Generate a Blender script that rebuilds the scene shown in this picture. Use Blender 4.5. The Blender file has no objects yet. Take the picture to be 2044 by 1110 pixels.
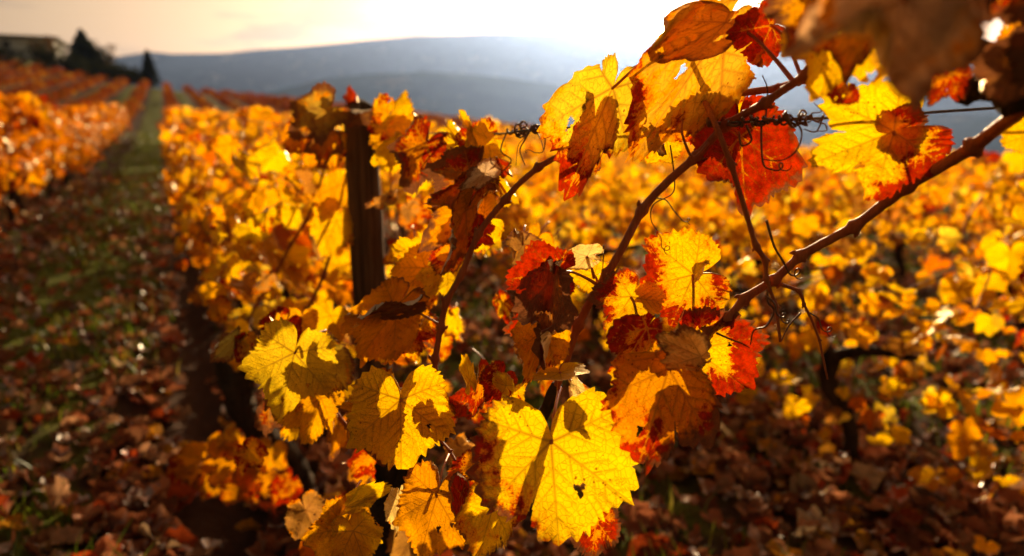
import bpy, math, random
import numpy as np
from mathutils import Vector, Matrix

rng = np.random.default_rng(11)
random.seed(11)
S = bpy.context.scene
COL = S.collection

# ------------------------------------------------------------------ camera frame
PW, PH, FPX = 2044.0, 1110.0, 1363.0          # photograph pixels, 24 mm lens on a 36 mm sensor
PITCH = math.radians(12.4)
CAM = np.array([0.0, 0.0, 1.25])
RIGHT = np.array([1.0, 0, 0])
FWD = np.array([0, math.cos(PITCH), -math.sin(PITCH)])
UP = np.array([0, math.sin(PITCH), math.cos(PITCH)])


def at(px, py, d):
    """world point seen at photograph pixel (px, py) at d metres along the lens axis"""
    return CAM + RIGHT * ((px - PW / 2) / FPX * d) + UP * (-(py - PH / 2) / FPX * d) + FWD * d


# row frame: u runs along the vine rows, v across them
ROW_AZ = math.radians(26.25)
U = np.array([-math.sin(ROW_AZ), math.cos(ROW_AZ)])
V = np.array([math.cos(ROW_AZ), math.sin(ROW_AZ)])
V0, ROW_GAP = 0.36, 2.0


def xy(u, v):
    return U[0] * u + V[0] * v, U[1] * u + V[1] * v


def uv_of(x, y):
    return U[0] * x + U[1] * y, V[0] * x + V[1] * y


def softplus(t, k):
    return np.logaddexp(0, t / k) * k


def ground_uv(u, v):
    u = np.asarray(u, float); v = np.asarray(v, float)
    z = -0.030 * np.clip(v, -60, 400) - .26 * (1 - np.exp(-np.clip(v, 0, 100) / 5.5))
    rise = 5.9 / (1 + np.exp(np.clip((v - 36) / 11, -40, 40))) + softplus(-v - 2, 4) * 0.11
    p = np.clip(softplus(u - 22, 8) / 69.0, 0, 1.0 + .35 / (1 + np.exp(np.clip((v + 6) / 3, -40, 40))))
    over = softplus(u - 93, 4)                     # the crest, and the far side falling away
    z = z + rise * p - over * 0.17 / (1 + np.exp(np.clip(-(v + 9) / 2.5, -40, 40))) - np.clip(softplus(v - 170, 8), 0, 900) * 0.06
    z = z - np.clip(u - 190, 0, 900) * .15
    return np.maximum(z, -90.0)


def ground(x, y):
    u, v = uv_of(x, y)
    return ground_uv(u, v)


# ------------------------------------------------------------------ mesh helpers
ORIGIN = {}


def link(o):
    COL.objects.link(o)
    return o


def tag(o, label=None, cat=None, group=None, kind=None):
    if label: o['label'] = label
    if cat: o['category'] = cat
    if group: o['group'] = group
    if kind: o['kind'] = kind
    return o


def empty(name, loc, label, cat, group=None):
    o = bpy.data.objects.new(name, None)
    o.empty_display_size = 0.1
    o.location = [float(c) for c in loc]
    ORIGIN[o.name] = np.array(loc, float)
    link(o)
    return tag(o, label, cat, group)


def mesh_from(name, verts, faces, mat, attrs=None, smooth=True):
    """faces: (n,3)/(n,4) array or list of such arrays; attrs: {name: (type, per-vertex array)}"""
    me = bpy.data.meshes.new(name)
    verts = np.asarray(verts, np.float32)
    if isinstance(faces, np.ndarray): faces = [faces]
    faces = [np.asarray(f, np.int32) for f in faces if len(f)]
    me.vertices.add(len(verts))
    me.vertices.foreach_set('co', verts.ravel())
    nl = sum(f.size for f in faces); npoly = sum(len(f) for f in faces)
    me.loops.add(nl); me.polygons.add(npoly)
    me.loops.foreach_set('vertex_index', np.concatenate([f.ravel() for f in faces]))
    starts, tot = [], 0
    for f in faces:
        starts.append(tot + np.arange(len(f)) * f.shape[1]); tot += f.size
    me.polygons.foreach_set('loop_start', np.concatenate(starts).astype(np.int32))
    me.update(calc_edges=True)
    me.validate()
    for k, (t, a) in (attrs or {}).items():
        at_ = me.attributes.new(k, t, 'POINT')
        a = np.asarray(a, np.float32)
        at_.data.foreach_set({'FLOAT': 'value', 'FLOAT_VECTOR': 'vector', 'FLOAT_COLOR': 'color'}[t], a.ravel())
    me.polygons.foreach_set('use_smooth', np.full(npoly, smooth))
    me.materials.append(mat)
    return me


def obj(name, verts, faces, mat, parent=None, origin=None, attrs=None, smooth=True):
    """links ONE mesh object; verts in world space, origin is where its own origin goes"""
    po = ORIGIN[parent.name] if parent else np.zeros(3)
    origin = po if origin is None else np.array(origin, float)
    me = mesh_from(name, np.asarray(verts, float) - origin, faces, mat, attrs, smooth)
    o = bpy.data.objects.new(name, me)
    o.location = [float(c) for c in (origin - po)]
    ORIGIN[o.name] = origin
    link(o)
    if parent: o.parent = parent
    return o


class MB:
    """collects pieces of ONE part"""
    def __init__(s): s.v, s.f, s.n = [], [], 0

    def add(s, v, f):
        v = np.asarray(v, float)
        s.v.append(v)
        for a in (f if isinstance(f, list) else [f]): s.f.append(np.asarray(a) + s.n)
        s.n += len(v)
        return s

    def box(s, c, h, rz=0.0):
        q = np.array([[x, y, z] for x in (-1, 1) for y in (-1, 1) for z in (-1, 1)], float) * np.array(h)
        cs, sn = math.cos(rz), math.sin(rz)
        q = np.stack([q[:, 0] * cs - q[:, 1] * sn, q[:, 0] * sn + q[:, 1] * cs, q[:, 2]], 1) + np.array(c)
        f = np.array([[0, 1, 3, 2], [4, 6, 7, 5], [0, 4, 5, 1], [2, 3, 7, 6], [0, 2, 6, 4], [1, 5, 7, 3]])
        return s.add(q, f)

    def out(s): return np.concatenate(s.v), s.f

    def build(s, name, mat, parent=None, origin=None, smooth=True):
        v, f = s.out()
        tri = [a for a in s.f if a.shape[1] == 3]; quad = [a for a in s.f if a.shape[1] == 4]
        fs = ([np.concatenate(tri)] if tri else []) + ([np.concatenate(quad)] if quad else [])
        return obj(name, v, fs, mat, parent, origin, smooth=smooth)


def smooth_path(pts, n=8):
    """Catmull-Rom through pts"""
    p = np.asarray(pts, float)
    if len(p) < 3:
        return np.stack([p[0] + (p[-1] - p[0]) * t for t in np.linspace(0, 1, n + 1)])
    e = np.vstack([2 * p[0] - p[1], p, 2 * p[-1] - p[-2]])
    out = []
    for i in range(1, len(e) - 2):
        a, b, c, d = e[i - 1], e[i], e[i + 1], e[i + 2]
        for t in np.linspace(0, 1, n, endpoint=False):
            out.append(.5 * (2 * b + (c - a) * t + (2 * a - 5 * b + 4 * c - d) * t * t + (3 * b - a - 3 * c + d) * t ** 3))
    out.append(p[-1])
    return np.array(out)


def tube(path, rad, seg=8, knot=None, rough=0.0, rs=0):
    """tapered tube along path with rounded ends; knot = list of (fraction, swelling)"""
    p = np.asarray(path, float); n = len(p)
    L = np.concatenate([[0], np.cumsum(np.linalg.norm(np.diff(p, axis=0), axis=1))]); L /= max(L[-1], 1e-9)
    rad = np.interp(L, np.linspace(0, 1, len(np.atleast_1d(rad))), np.atleast_1d(rad))
    for (t, k) in (knot or []): rad = rad * (1 + k * np.exp(-((L - t) / 0.010) ** 2))
    tan = np.gradient(p, axis=0); tan /= np.linalg.norm(tan, axis=1, keepdims=True) + 1e-12
    ref = np.array([0, 0, 1.0]) if abs(tan[0][2]) < .9 else np.array([1.0, 0, 0])
    a = np.cross(tan[0], ref); a /= np.linalg.norm(a)
    rs_ = np.random.default_rng(rs)
    rings = []
    ang = np.linspace(0, 2 * math.pi, seg, endpoint=False)
    for i in range(n):
        a = a - tan[i] * a.dot(tan[i]); a /= np.linalg.norm(a) + 1e-12
        b = np.cross(tan[i], a)
        r = rad[i] * (1 + rough * rs_.normal(size=seg)) if rough else np.full(seg, rad[i])
        rings.append(p[i] + np.outer(np.cos(ang) * r, a) + np.outer(np.sin(ang) * r, b))
    v = np.concatenate(rings + [p[:1] - tan[:1] * rad[0] * .5, p[-1:] + tan[-1:] * rad[-1] * .5])
    i = np.arange(n - 1)[:, None] * seg; j = np.arange(seg)[None]; jn = (j + 1) % seg
    q = np.stack([(i + j).ravel(), (i + jn).ravel(), (i + seg + jn).ravel(), (i + seg + j).ravel()], 1)
    jj = np.arange(seg); jk = (jj + 1) % seg
    c0 = np.stack([np.full(seg, n * seg), jk, jj], 1)
    c1 = np.stack([np.full(seg, n * seg + 1), (n - 1) * seg + jj, (n - 1) * seg + jk], 1)
    return v, [np.concatenate([c0, c1]), q]


# ------------------------------------------------------------------ materials
class NT:
    def __init__(s, name):
        s.m = bpy.data.materials.new(name); s.m.use_nodes = True
        s.t = s.m.node_tree; s.t.nodes.clear()
        s.out = s.n('ShaderNodeOutputMaterial')

    def n(s, kind, **kw):
        nd = s.t.nodes.new(kind)
        for k, v in kw.items():
            if k in nd.inputs.keys() if isinstance(k, str) and not hasattr(nd, k) else False: nd.inputs[k].default_value = v
            else: setattr(nd, k, v)
        return nd

    def l(s, a, b): s.t.links.new(a, b)

    def math(s, op, a, b=None, c=None, clamp=False):
        nd = s.n('ShaderNodeMath', operation=op); nd.use_clamp = clamp
        for i, x in enumerate((a, b, c)):
            if x is None: continue
            if hasattr(x, 'default_value') or hasattr(x, 'is_linked'): s.l(x, nd.inputs[i])
            else: nd.inputs[i].default_value = x
        return nd.outputs[0]

    def mix(s, f, a, b, blend='MIX'):
        nd = s.n('ShaderNodeMix', data_type='RGBA', blend_type=blend)
        for sock, x in ((nd.inputs['Factor'], f), (nd.inputs[6], a), (nd.inputs[7], b)):
            if hasattr(x, 'is_linked'): s.l(x, sock)
            elif isinstance(x, (int, float)): sock.default_value = x
            else: sock.default_value = (*x[:3], 1)
        return nd.outputs[2]

    def noise(s, vec, scale, detail=4, rough=.55, dist=0.0):
        nd = s.n('ShaderNodeTexNoise'); nd.inputs['Scale'].default_value = scale
        nd.inputs['Detail'].default_value = detail; nd.inputs['Roughness'].default_value = rough
        nd.inputs['Distortion'].default_value = dist
        if vec is not None: s.l(vec, nd.inputs['Vector'])
        return nd.outputs['Fac']

    def step(s, x, lo, hi):
        nd = s.n('ShaderNodeMapRange', interpolation_type='SMOOTHSTEP')
        s.l(x, nd.inputs[0]); nd.inputs[1].default_value = lo; nd.inputs[2].default_value = hi
        return nd.outputs[0]

    def attr(s, name, typ='GEOMETRY'):
        return s.n('ShaderNodeAttribute', attribute_name=name, attribute_type=typ)


def mat_leaf(name, hero):
    T = NT(name)
    tint = T.attr('tint').outputs['Color']
    co = T.attr('leafco').outputs['Vector']
    n_big = T.noise(co, 2.6, 5, .6, .4)
    n_mid = T.noise(co, 9.0, 4, .6)
    n_fine = T.noise(co, 38.0, 3, .6)
    base = T.mix(T.math('MULTIPLY', n_big, .55), tint, (.62, .30, .012))
    pat = T.n('ShaderNodeSeparateColor'); T.l(T.attr('pat').outputs['Color'], pat.inputs[0])
    vein, redb, brnb = pat.outputs[0], pat.outputs[1], pat.outputs[2]
    # red flush that eats in from the margin between the veins, with a ragged, speckled edge
    nn = T.math('ADD', T.math('MULTIPLY', T.math('SUBTRACT', n_big, .5), 2.5), T.math('MULTIPLY', T.math('SUBTRACT', n_mid, .5), .75))
    nn = T.math('ADD', nn, T.math('MULTIPLY', T.math('SUBTRACT', n_fine, .5), .55))
    rm = T.step(T.math('ADD', T.math('SUBTRACT', T.math('MULTIPLY', redb, 4.0), 2.0), nn), -.10, .12)
    orange = T.mix(T.step(T.math('ADD', T.math('SUBTRACT', T.math('MULTIPLY', redb, 4.0), 1.72), nn), -.12, .3), base, (.66, .20, .008))
    redc = T.mix(T.step(n_mid, .35, .68), (.38, .022, .006), (.17, .009, .005))
    colr = T.mix(rm, orange, redc)
    nb = T.math('ADD', T.math('MULTIPLY', T.math('SUBTRACT', n_mid, .5), 1.3), T.math('MULTIPLY', T.math('SUBTRACT', n_big, .5), -1.2))
    bm = T.step(T.math('ADD', T.math('SUBTRACT', T.math('MULTIPLY', brnb, 4.0), 2.0), nb), -.3, .3)
    brown = T.mix(n_fine, (.13, .038, .016), (.30, .12, .05))
    colr = T.mix(bm, colr, brown)
    vor = T.n('ShaderNodeTexVoronoi', feature='F1'); vor.inputs['Scale'].default_value = 16; T.l(co, vor.inputs['Vector'])
    spot = T.step(T.math('ADD', vor.outputs['Distance'], T.math('MULTIPLY', T.math('SUBTRACT', n_big, .5), .9)), .10, .04)
    colr = T.mix(T.math('MULTIPLY', spot, .8), colr, (.20, .05, .012))
    if hero:
        net = T.n('ShaderNodeTexVoronoi', feature='DISTANCE_TO_EDGE'); net.inputs['Scale'].default_value = 17
        T.l(co, net.inputs['Vector'])
        netm = T.step(net.outputs['Distance'], .06, .0)
        vv = T.math('MAXIMUM', vein, T.math('MULTIPLY', netm, .42))
        tcol = T.mix(T.math('MULTIPLY', vv, .72), colr, (.17, .055, .012))
        dcol = T.mix(T.math('MULTIPLY', vv, .40), colr, (.50, .26, .09))
        hgt = T.math('ADD', T.math('MULTIPLY', vv, 1.0), T.math('MULTIPLY', n_fine, .35))
    else:
        tcol = T.mix(T.math('MULTIPLY', vein, .5), colr, (.17, .055, .012)); dcol = colr; hgt = n_fine
    gm = T.n('ShaderNodeGamma'); gm.inputs[1].default_value = 1.0; T.l(tcol, gm.inputs[0])
    hs = T.n('ShaderNodeHueSaturation'); hs.inputs['Value'].default_value = 1.12 if hero else 1.2; hs.inputs['Saturation'].default_value = 1.05
    T.l(gm.outputs[0], hs.inputs['Color'])
    bump = T.n('ShaderNodeBump'); bump.inputs['Strength'].default_value = .6; bump.inputs['Distance'].default_value = .002
    T.l(hgt, bump.inputs['Height'])
    d = T.n('ShaderNodeBsdfDiffuse'); T.l(dcol, d.inputs['Color']); T.l(bump.outputs[0], d.inputs['Normal'])
    t = T.n('ShaderNodeBsdfTranslucent'); T.l(hs.outputs[0], t.inputs['Color']); T.l(bump.outputs[0], t.inputs['Normal'])
    mx = T.n('ShaderNodeMixShader'); T.l(T.math('SUBTRACT', .70, T.math('MULTIPLY', bm, .30)), mx.inputs[0])
    T.l(d.outputs[0], mx.inputs[1]); T.l(t.outputs[0], mx.inputs[2])
    g = T.n('ShaderNodeBsdfGlossy'); g.inputs['Roughness'].default_value = .42; g.inputs['Color'].default_value = (1, .85, .6, 1)
    T.l(bump.outputs[0], g.inputs['Normal'])
    fr = T.n('ShaderNodeFresnel'); fr.inputs['IOR'].default_value = 1.38
    m2 = T.n('ShaderNodeMixShader'); T.l(T.math('MULTIPLY', fr.outputs[0], .55 if hero else .32), m2.inputs[0])
    T.l(mx.outputs[0], m2.inputs[1]); T.l(g.outputs[0], m2.inputs[2])
    T.l(m2.outputs[0], T.out.inputs[0])
    return T.m


def mat_simple(name, c1, c2, scale=8, rough=.7, bump=.3, dist=.004, stretch=None, spec=.3, sub=None):
    T = NT(name)
    tc = T.n('ShaderNodeTexCoord').outputs['Object']
    if stretch:
        mp = T.n('ShaderNodeMapping'); mp.inputs['Scale'].default_value = stretch; T.l(tc, mp.inputs[0]); tc = mp.outputs[0]
    n1 = T.noise(tc, scale, 6, .65); n2 = T.noise(tc, scale * 4.3, 4, .6)
    f = T.step(T.math('ADD', T.math('MULTIPLY', n1, .7), T.math('MULTIPLY', n2, .3)), .34, .66)
    c = T.mix(f, c1, c2)
    p = T.n('ShaderNodeBsdfPrincipled'); T.l(c, p.inputs['Base Color'])
    p.inputs['Roughness'].default_value = rough; p.inputs['Specular IOR Level'].default_value = spec
    b = T.n('ShaderNodeBump'); b.inputs['Strength'].default_value = bump; b.inputs['Distance'].default_value = dist
    T.l(T.math('ADD', n1, T.math('MULTIPLY', n2, .5)), b.inputs['Height']); T.l(b.outputs[0], p.inputs['Normal'])
    T.l(p.outputs[0], T.out.inputs[0])
    return T.m


def mat_tinted(name, trans=.35, gloss=.0, rough=.5, vary=.5):
    """uses the per-leaf tint: fallen leaves, grass, far crowns"""
    T = NT(name)
    tint = T.attr('tint').outputs['Color']
    tc = T.n('ShaderNodeTexCoord').outputs['Object']
    n1 = T.noise(tc, 30, 3)
    c = T.mix(T.math('MULTIPLY', n1, vary), tint, (.05, .025, .01))
    d = T.n('ShaderNodeBsdfDiffuse'); T.l(c, d.inputs['Color'])
    t = T.n('ShaderNodeBsdfTranslucent'); T.l(c, t.inputs['Color'])
    mx = T.n('ShaderNodeMixShader'); mx.inputs[0].default_value = trans
    T.l(d.outputs[0], mx.inputs[1]); T.l(t.outputs[0], mx.inputs[2])
    sh = mx.outputs[0]
    if gloss:
        g = T.n('ShaderNodeBsdfGlossy'); g.inputs['Roughness'].default_value = rough
        fr = T.n('ShaderNodeFresnel'); fr.inputs['IOR'].default_value = 1.4
        m2 = T.n('ShaderNodeMixShader'); T.l(T.math('MULTIPLY', fr.outputs[0], gloss), m2.inputs[0])
        T.l(sh, m2.inputs[1]); T.l(g.outputs[0], m2.inputs[2]); sh = m2.outputs[0]
    T.l(sh, T.out.inputs[0])
    return T.m


M = {}
M['leaf'] = mat_leaf('vine_leaf', True)
M['bulk'] = mat_leaf('vine_foliage', False)
M['cane'] = mat_simple('cane_bark', (.30, .062, .018), (.48, .13, .038), 14, .62, .9, .0016, (8, 8, 1.0), .3)
M['stalk'] = mat_simple('stalk', (.48, .07, .02), (.55, .16, .04), 30, .4, .2, .0005, None, .4)
M['tendril'] = mat_simple('tendril', (.09, .032, .014), (.22, .085, .035), 60, .5, .4, .0005, None, .4)
M['bark'] = mat_simple('old_bark', (.018, .012, .009), (.075, .048, .032), 18, .9, 1.0, .012, (1, 1, .25), .1)
M['post'] = mat_simple('post_wood', (.045, .022, .012), (.24, .125, .065), 9, .85, 1.0, .010, (3, 3, .16), .15)
M['wire'] = mat_simple('wire', (.06, .045, .035), (.14, .10, .08), 60, .45, .3, .0004, None, .5)
M['litter'] = mat_tinted('fallen_leaf', .30, .22, .45, .45)
M['grass'] = mat_tinted('grass_blade', .5, .10, .5, .25)
M['crown'] = mat_tinted('tree_foliage', .25, 0, .5, .4)
M['wall'] = mat_simple('plaster', (.66, .67, .70), (.76, .77, .79), 1.5, .9, .2, .01)
M['roof'] = mat_simple('roof_tiles', (.05, .04, .04), (.10, .075, .065), 5, .8, .5, .02)
M['shutter'] = mat_simple('shutter', (.06, .06, .06), (.10, .09, .08), 5, .6, .2, .01)


def mat_ground():
    T = NT('vineyard_soil')
    geo = T.n('ShaderNodeNewGeometry').outputs['Position']
    gr = T.attr('green').outputs['Fac']
    n1 = T.noise(geo, 1.3, 6, .65); n2 = T.noise(geo, 11, 6, .7); n3 = T.noise(geo, 60, 4, .7)
    soil = T.mix(n2, (.030, .014, .008), (.12, .052, .026))
    soil = T.mix(T.step(n3, .50, .70), soil, (.085, .040, .022))
    green = T.mix(n2, (.060, .088, .006), (.20, .20, .014))
    f = T.step(T.math('ADD', gr, T.math('MULTIPLY', T.math('SUBTRACT', n1, .5), 1.6)), .38, .66)
    c = T.mix(f, soil, green)
    p = T.n('ShaderNodeBsdfPrincipled'); T.l(c, p.inputs['Base Color']); p.inputs['Roughness'].default_value = .95
    p.inputs['Specular IOR Level'].default_value = .15
    b = T.n('ShaderNodeBump'); b.inputs['Strength'].default_value = .9; b.inputs['Distance'].default_value = .03
    T.l(T.math('ADD', n2, T.math('MULTIPLY', n3, .5)), b.inputs['Height']); T.l(b.outputs[0], p.inputs['Normal'])
    T.l(p.outputs[0], T.out.inputs[0])
    return T.m


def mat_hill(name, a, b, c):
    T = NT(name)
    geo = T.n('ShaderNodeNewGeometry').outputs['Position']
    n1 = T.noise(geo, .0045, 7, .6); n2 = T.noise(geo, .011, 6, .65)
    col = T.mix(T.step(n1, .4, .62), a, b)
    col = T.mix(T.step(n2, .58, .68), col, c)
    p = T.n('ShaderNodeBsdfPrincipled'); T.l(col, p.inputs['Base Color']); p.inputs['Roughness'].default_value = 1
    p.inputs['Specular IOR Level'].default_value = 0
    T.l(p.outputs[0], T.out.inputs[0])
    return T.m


# ------------------------------------------------------------------ the vine leaf
_A = np.radians([0, 7, 15, 27, 38, 50, 60, 72, 84, 96, 110, 128, 148, 163, 173, 180])
_R = np.array([1.0, .95, .84, .68, .74, .90, .84, .72, .66, .74, .80, .75, .66, .54, .34, .10])
MAINV = [(0, 1.0), (51, .9), (-51, .9), (111, .78), (-111, .78)]


def leaf_outline(th, lob=1.0, teeth=.075, seed=0, sinus=1.0, basal=1.0):
    r = np.random.default_rng(seed)
    a = np.abs(th)
    jl, jr = 1 + r.normal(0, .05, len(_A)), 1 + r.normal(0, .05, len(_A))
    deep = r.uniform(.92, 1.10)
    Rv = _R * np.where(np.isin(np.arange(len(_A)), (3, 8)), deep, 1)
    jl[-1] = jr[-1] = 1; jl[0] = jr[0]
    R = np.where(th > 0, np.interp(a, _A, Rv * jr), np.interp(a, _A, Rv * jl))
    Rm = np.interp(a, _A, np.where(_A < 2.5, .82 + 0 * _A, _R))
    R = Rm + (R - Rm) * lob
    k = np.clip((a - 2.45) / .65, 0, 1)
    R = R * (1 - k * (1 - sinus)) if sinus < 1 else R
    b = np.clip((a - 1.2) / .75, 0, 1); b = b * b * (3 - 2 * b)
    R = R * (1 - b * (1 - basal))
    # uneven sides and uneven teeth
    R = R * (1 + .05 * np.sin(th * 2 + r.uniform(0, 6)) + .04 * np.sin(th * 3 + r.uniform(0, 6)))
    x = th / math.radians(8.2) + .6 * np.sin(th * 5 + r.uniform(0, 6)) + r.uniform(0, 1)
    fr = x - np.floor(x)
    saw = np.where(fr < .72, (fr / .72) ** 1.25, (1 - fr) / .28)
    amp = teeth * (.7 + .6 * np.sin(np.floor(x) * 2.4 + r.uniform(0, 6)))
    R = R * (1 + amp * (saw - .4) * np.clip((2.95 - a) / .3, 0, 1))
    return R


def vein_value(x, y, lob=1.0):
    best = np.zeros_like(x)

    def seg(ax, ay, bx, by, w0, w1):
        nonlocal best
        dx, dy = bx - ax, by - ay
        t = np.clip(((x - ax) * dx + (y - ay) * dy) / (dx * dx + dy * dy), 0, 1)
        d = np.hypot(x - ax - t * dx, y - ay - t * dy)
        w = w0 + (w1 - w0) * t
        best = np.maximum(best, np.exp(-(d / w) ** 2) * (1 - .35 * t))

    for ang, ln in MAINV:
        a = math.radians(ang); ux, uy = math.sin(a), math.cos(a)
        seg(0, 0, ux * ln, uy * ln, .016, .006)
        for i, f in enumerate((.22, .36, .5, .64, .78)):
            for sd in (-1, 1):
                if (i + (sd > 0)) % 2 and ang: pass
                b = a + sd * math.radians(46)
                l2 = .34 * (1 - f * .62)
                sx, sy = ux * ln * f, uy * ln * f
                seg(sx, sy, sx + math.sin(b) * l2, sy + math.cos(b) * l2, .008, .004)
    return best


def leaf_mesh_local(na, nr, seed, lob=1.0, teeth=.075, wave=.07, cup=.0, fold=(0, 0), bend=0, bendx=0, curl=.25,
                    sinus=1.0, wide=1.0, hero=True, basal=1.0):
    """flat coordinates and bent coordinates of one leaf, unit length from stalk to tip"""
    r = np.random.default_rng(seed)
    th = np.linspace(-math.pi, math.pi, na, endpoint=False)
    R = leaf_outline(th, lob, teeth, seed, sinus, basal)
    rho = np.linspace(0, 1, nr + 1)[1:] ** .85
    TH, RH = np.meshgrid(th, rho)
    RR = RH * R[None]
    x = np.concatenate([[0], (RR * np.sin(TH)).ravel()]); y = np.concatenate([[0], (RR * np.cos(TH)).ravel()])
    edge = np.concatenate([[0], RH.ravel()]); tt = np.concatenate([[0], TH.ravel()])
    rr = np.hypot(x, y)
    fx, fy = x.copy(), y.copy()
    vein = vein_value(x, y) if hero else np.zeros_like(x)
    p = r.uniform(0, 6.28, 8)
    z = cup * rr ** 2
    z = z + wave * rr ** 1.3 * (np.sin(3 * tt + p[0]) * .8 + .55 * np.sin(5 * tt + p[1]) * edge)
    z = z + wave * .45 * np.sin(9 * x + p[2]) * np.sin(8 * y + p[3]) * edge
    if hero:
        z = z + .35 * wave * np.sin(23 * x + p[6]) * np.sin(21 * y + p[7]) * edge ** 2 * .5 - .014 * vein
        z = z + .02 * np.abs(np.sin(2.6 * tt)) * rr                   # blade puffs up between the veins
    c = curl * np.clip(np.sin(2 * tt + p[4]) + .6 * np.sin(5 * tt + p[5]), -.6, 1.2)
    e3 = np.clip((edge - .55) / .45, 0, 1) ** 2
    z = z + c * e3 * .30
    sh = 1 - .25 * np.abs(c) * e3
    x, y = x * sh * wide, y * sh
    for s_, f in ((1, fold[1]), (-1, fold[0])):
        if f:
            k = (x * s_ > 0)
            a = f * np.clip(np.abs(x) / .06, 0, 1)
            ax = np.abs(x)
            x = np.where(k, s_ * (ax * np.cos(a) - z * np.sin(a)), x)
            z = np.where(k, ax * np.sin(a) + z * np.cos(a), z)
    if bendx:
        x, z = (1 / bendx - z) * np.sin(bendx * x), 1 / bendx - (1 / bendx - z) * np.cos(bendx * x)
    if bend:
        y, z = (1 / bend - z) * np.sin(bend * y), 1 / bend - (1 / bend - z) * np.cos(bend * y)
    j = np.arange(na); jn = (j + 1) % na
    tri = np.stack([np.zeros(na, int), 1 + jn, 1 + j], 1)
    quads = []
    for i in range(nr - 1):
        a, b = 1 + i * na, 1 + (i + 1) * na
        quads.append(np.stack([a + j, a + jn, b + jn, b + j], 1))
    faces = [tri] + ([np.concatenate(quads)] if quads else [])
    return np.stack([x, y, z], 1), faces, fx, fy, edge, vein


YEL, LEM, GLD, AMB, PAL = (.88, .50, .022), (.86, .56, .04), (.84, .36, .013), (.66, .24, .016), (.80, .60, .22)
GRN, RED, ORG, BRN = (.50, .46, .05), (.55, .07, .012), (.74, .25, .012), (.34, .16, .06)
HERO_SEED = [100]


def leaf(parent, J, T, wide=1.0, twist=0, tilt=0, fold=(0, 0), bend=0, bendx=0, wave=.105, curl=.55, cup=0.0, lob=None,
         teeth=.115, sinus=1.0, basal=.8, tint=YEL, red=.25, rdir=(0, 0), redge=.5, brown=.15, bdir=(0, 0), bedge=.75,
         stalk=None, stalk_r=.0016, label=None, na=216, nr=24, seed=None, flip=False):
    HERO_SEED[0] += 1
    seed = HERO_SEED[0] if seed is None else seed
    if lob is None: lob = float(np.random.default_rng(seed + 55).uniform(.35, .85))
    J3 = at(*J) if len(J) == 3 and J[0] > 3.5 else np.array(J)
    T3 = at(*T) if len(T) == 3 and T[0] > 3.5 else np.array(T)
    ey = T3 - J3; ln = np.linalg.norm(ey); ey /= ln
    nrm = CAM - J3; nrm -= ey * nrm.dot(ey); nrm /= np.linalg.norm(nrm)
    ex = np.cross(ey, nrm)
    a = math.radians(twist)
    ex, nrm = ex * math.cos(a) + nrm * math.sin(a), nrm * math.cos(a) - ex * math.sin(a)
    # how far the bent leaf reaches, so that the tip still lands on T
    v, f, fx, fy, edge, vein = leaf_mesh_local(na, nr, seed, lob, teeth, wave, cup, [math.radians(q) for q in fold], bend, bendx, curl, sinus, wide, True, basal)
    if abs(bend) > .01: ln = ln / max(abs(math.sin(bend) / bend), .45)
    if na >= 110:
        hr_ = np.random.default_rng(seed + 991); q = f[1]; mx_, my_ = fx[q].mean(1), fy[q].mean(1); me_ = edge[q].mean(1)
        for _ in range(hr_.integers(0, 4)):
            an, rd_ = hr_.uniform(-2.2, 2.2), hr_.uniform(.3, .75); cx_, cy_ = math.sin(an) * rd_, math.cos(an) * rd_
            sz, st_ = hr_.uniform(.018, .045), hr_.uniform(.5, 1.0)
            dd = np.hypot((mx_ - cx_), (my_ - cy_) * st_) / sz + .35 * np.sin(np.arctan2(my_ - cy_, mx_ - cx_) * 3 + an)
            keepq = dd > 1; q, mx_, my_, me_ = q[keepq], mx_[keepq], my_[keepq], me_[keepq]
        if hr_.random() < .55:                                # a tear in from the margin
            an = hr_.uniform(-2, 2); ta = np.arctan2(mx_, my_)
            keepq = ~((np.abs(ta - an) < .05 * (me_ - .62) / .38) & (me_ > .62)); q = q[keepq]
        f = [f[0], q]
    W = J3 + ln * (np.outer(v[:, 0], ex) + np.outer(v[:, 1], ey) + np.outer(v[:, 2], nrm))
    rb = (red - .5) * 2 + rdir[0] * fx + rdir[1] * fy + redge * (edge - .55) * 1.2 - .55 * vein
    bb = (brown - .5) * 2 + bdir[0] * fx + bdir[1] * fy + bedge * (edge ** 3 - .35) * 1.4
    pat = np.stack([vein, np.clip((rb + 2) / 4, 0, 1), np.clip((bb + 2) / 4, 0, 1), np.ones_like(fx)], 1)
    g = np.random.default_rng(seed + 7)
    tn = np.tile([*(np.array(tint) * g.uniform(.92, 1.06)), 1], (len(fx), 1))
    co = np.stack([fx + seed * 3.17, fy + seed * 1.31, np.full_like(fx, seed * .77)], 1)
    o = obj('leaf', W, f, M['leaf'], parent, J3, {'tint': ('FLOAT_COLOR', tn), 'pat': ('FLOAT_COLOR', pat), 'leafco': ('FLOAT_VECTOR', co)})
    if label: o['label'] = label
    if stalk is not None:
        P = at(*stalk) if stalk[0] > 3.5 else np.array(stalk)
        dvec = P - J3; side = np.array([0, 0, 1.0]) * np.linalg.norm(dvec) * .10
        pth = smooth_path([J3 + ey * ln * .015, J3 + dvec * .35 + side, J3 + dvec * .7 + side * .7, P], 6)
        tv, tf = tube(pth, [stalk_r * .9, stalk_r * .8, stalk_r * 1.25], 8)
        obj('stalk', tv, tf, M['stalk'], o, J3)
    return o


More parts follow.
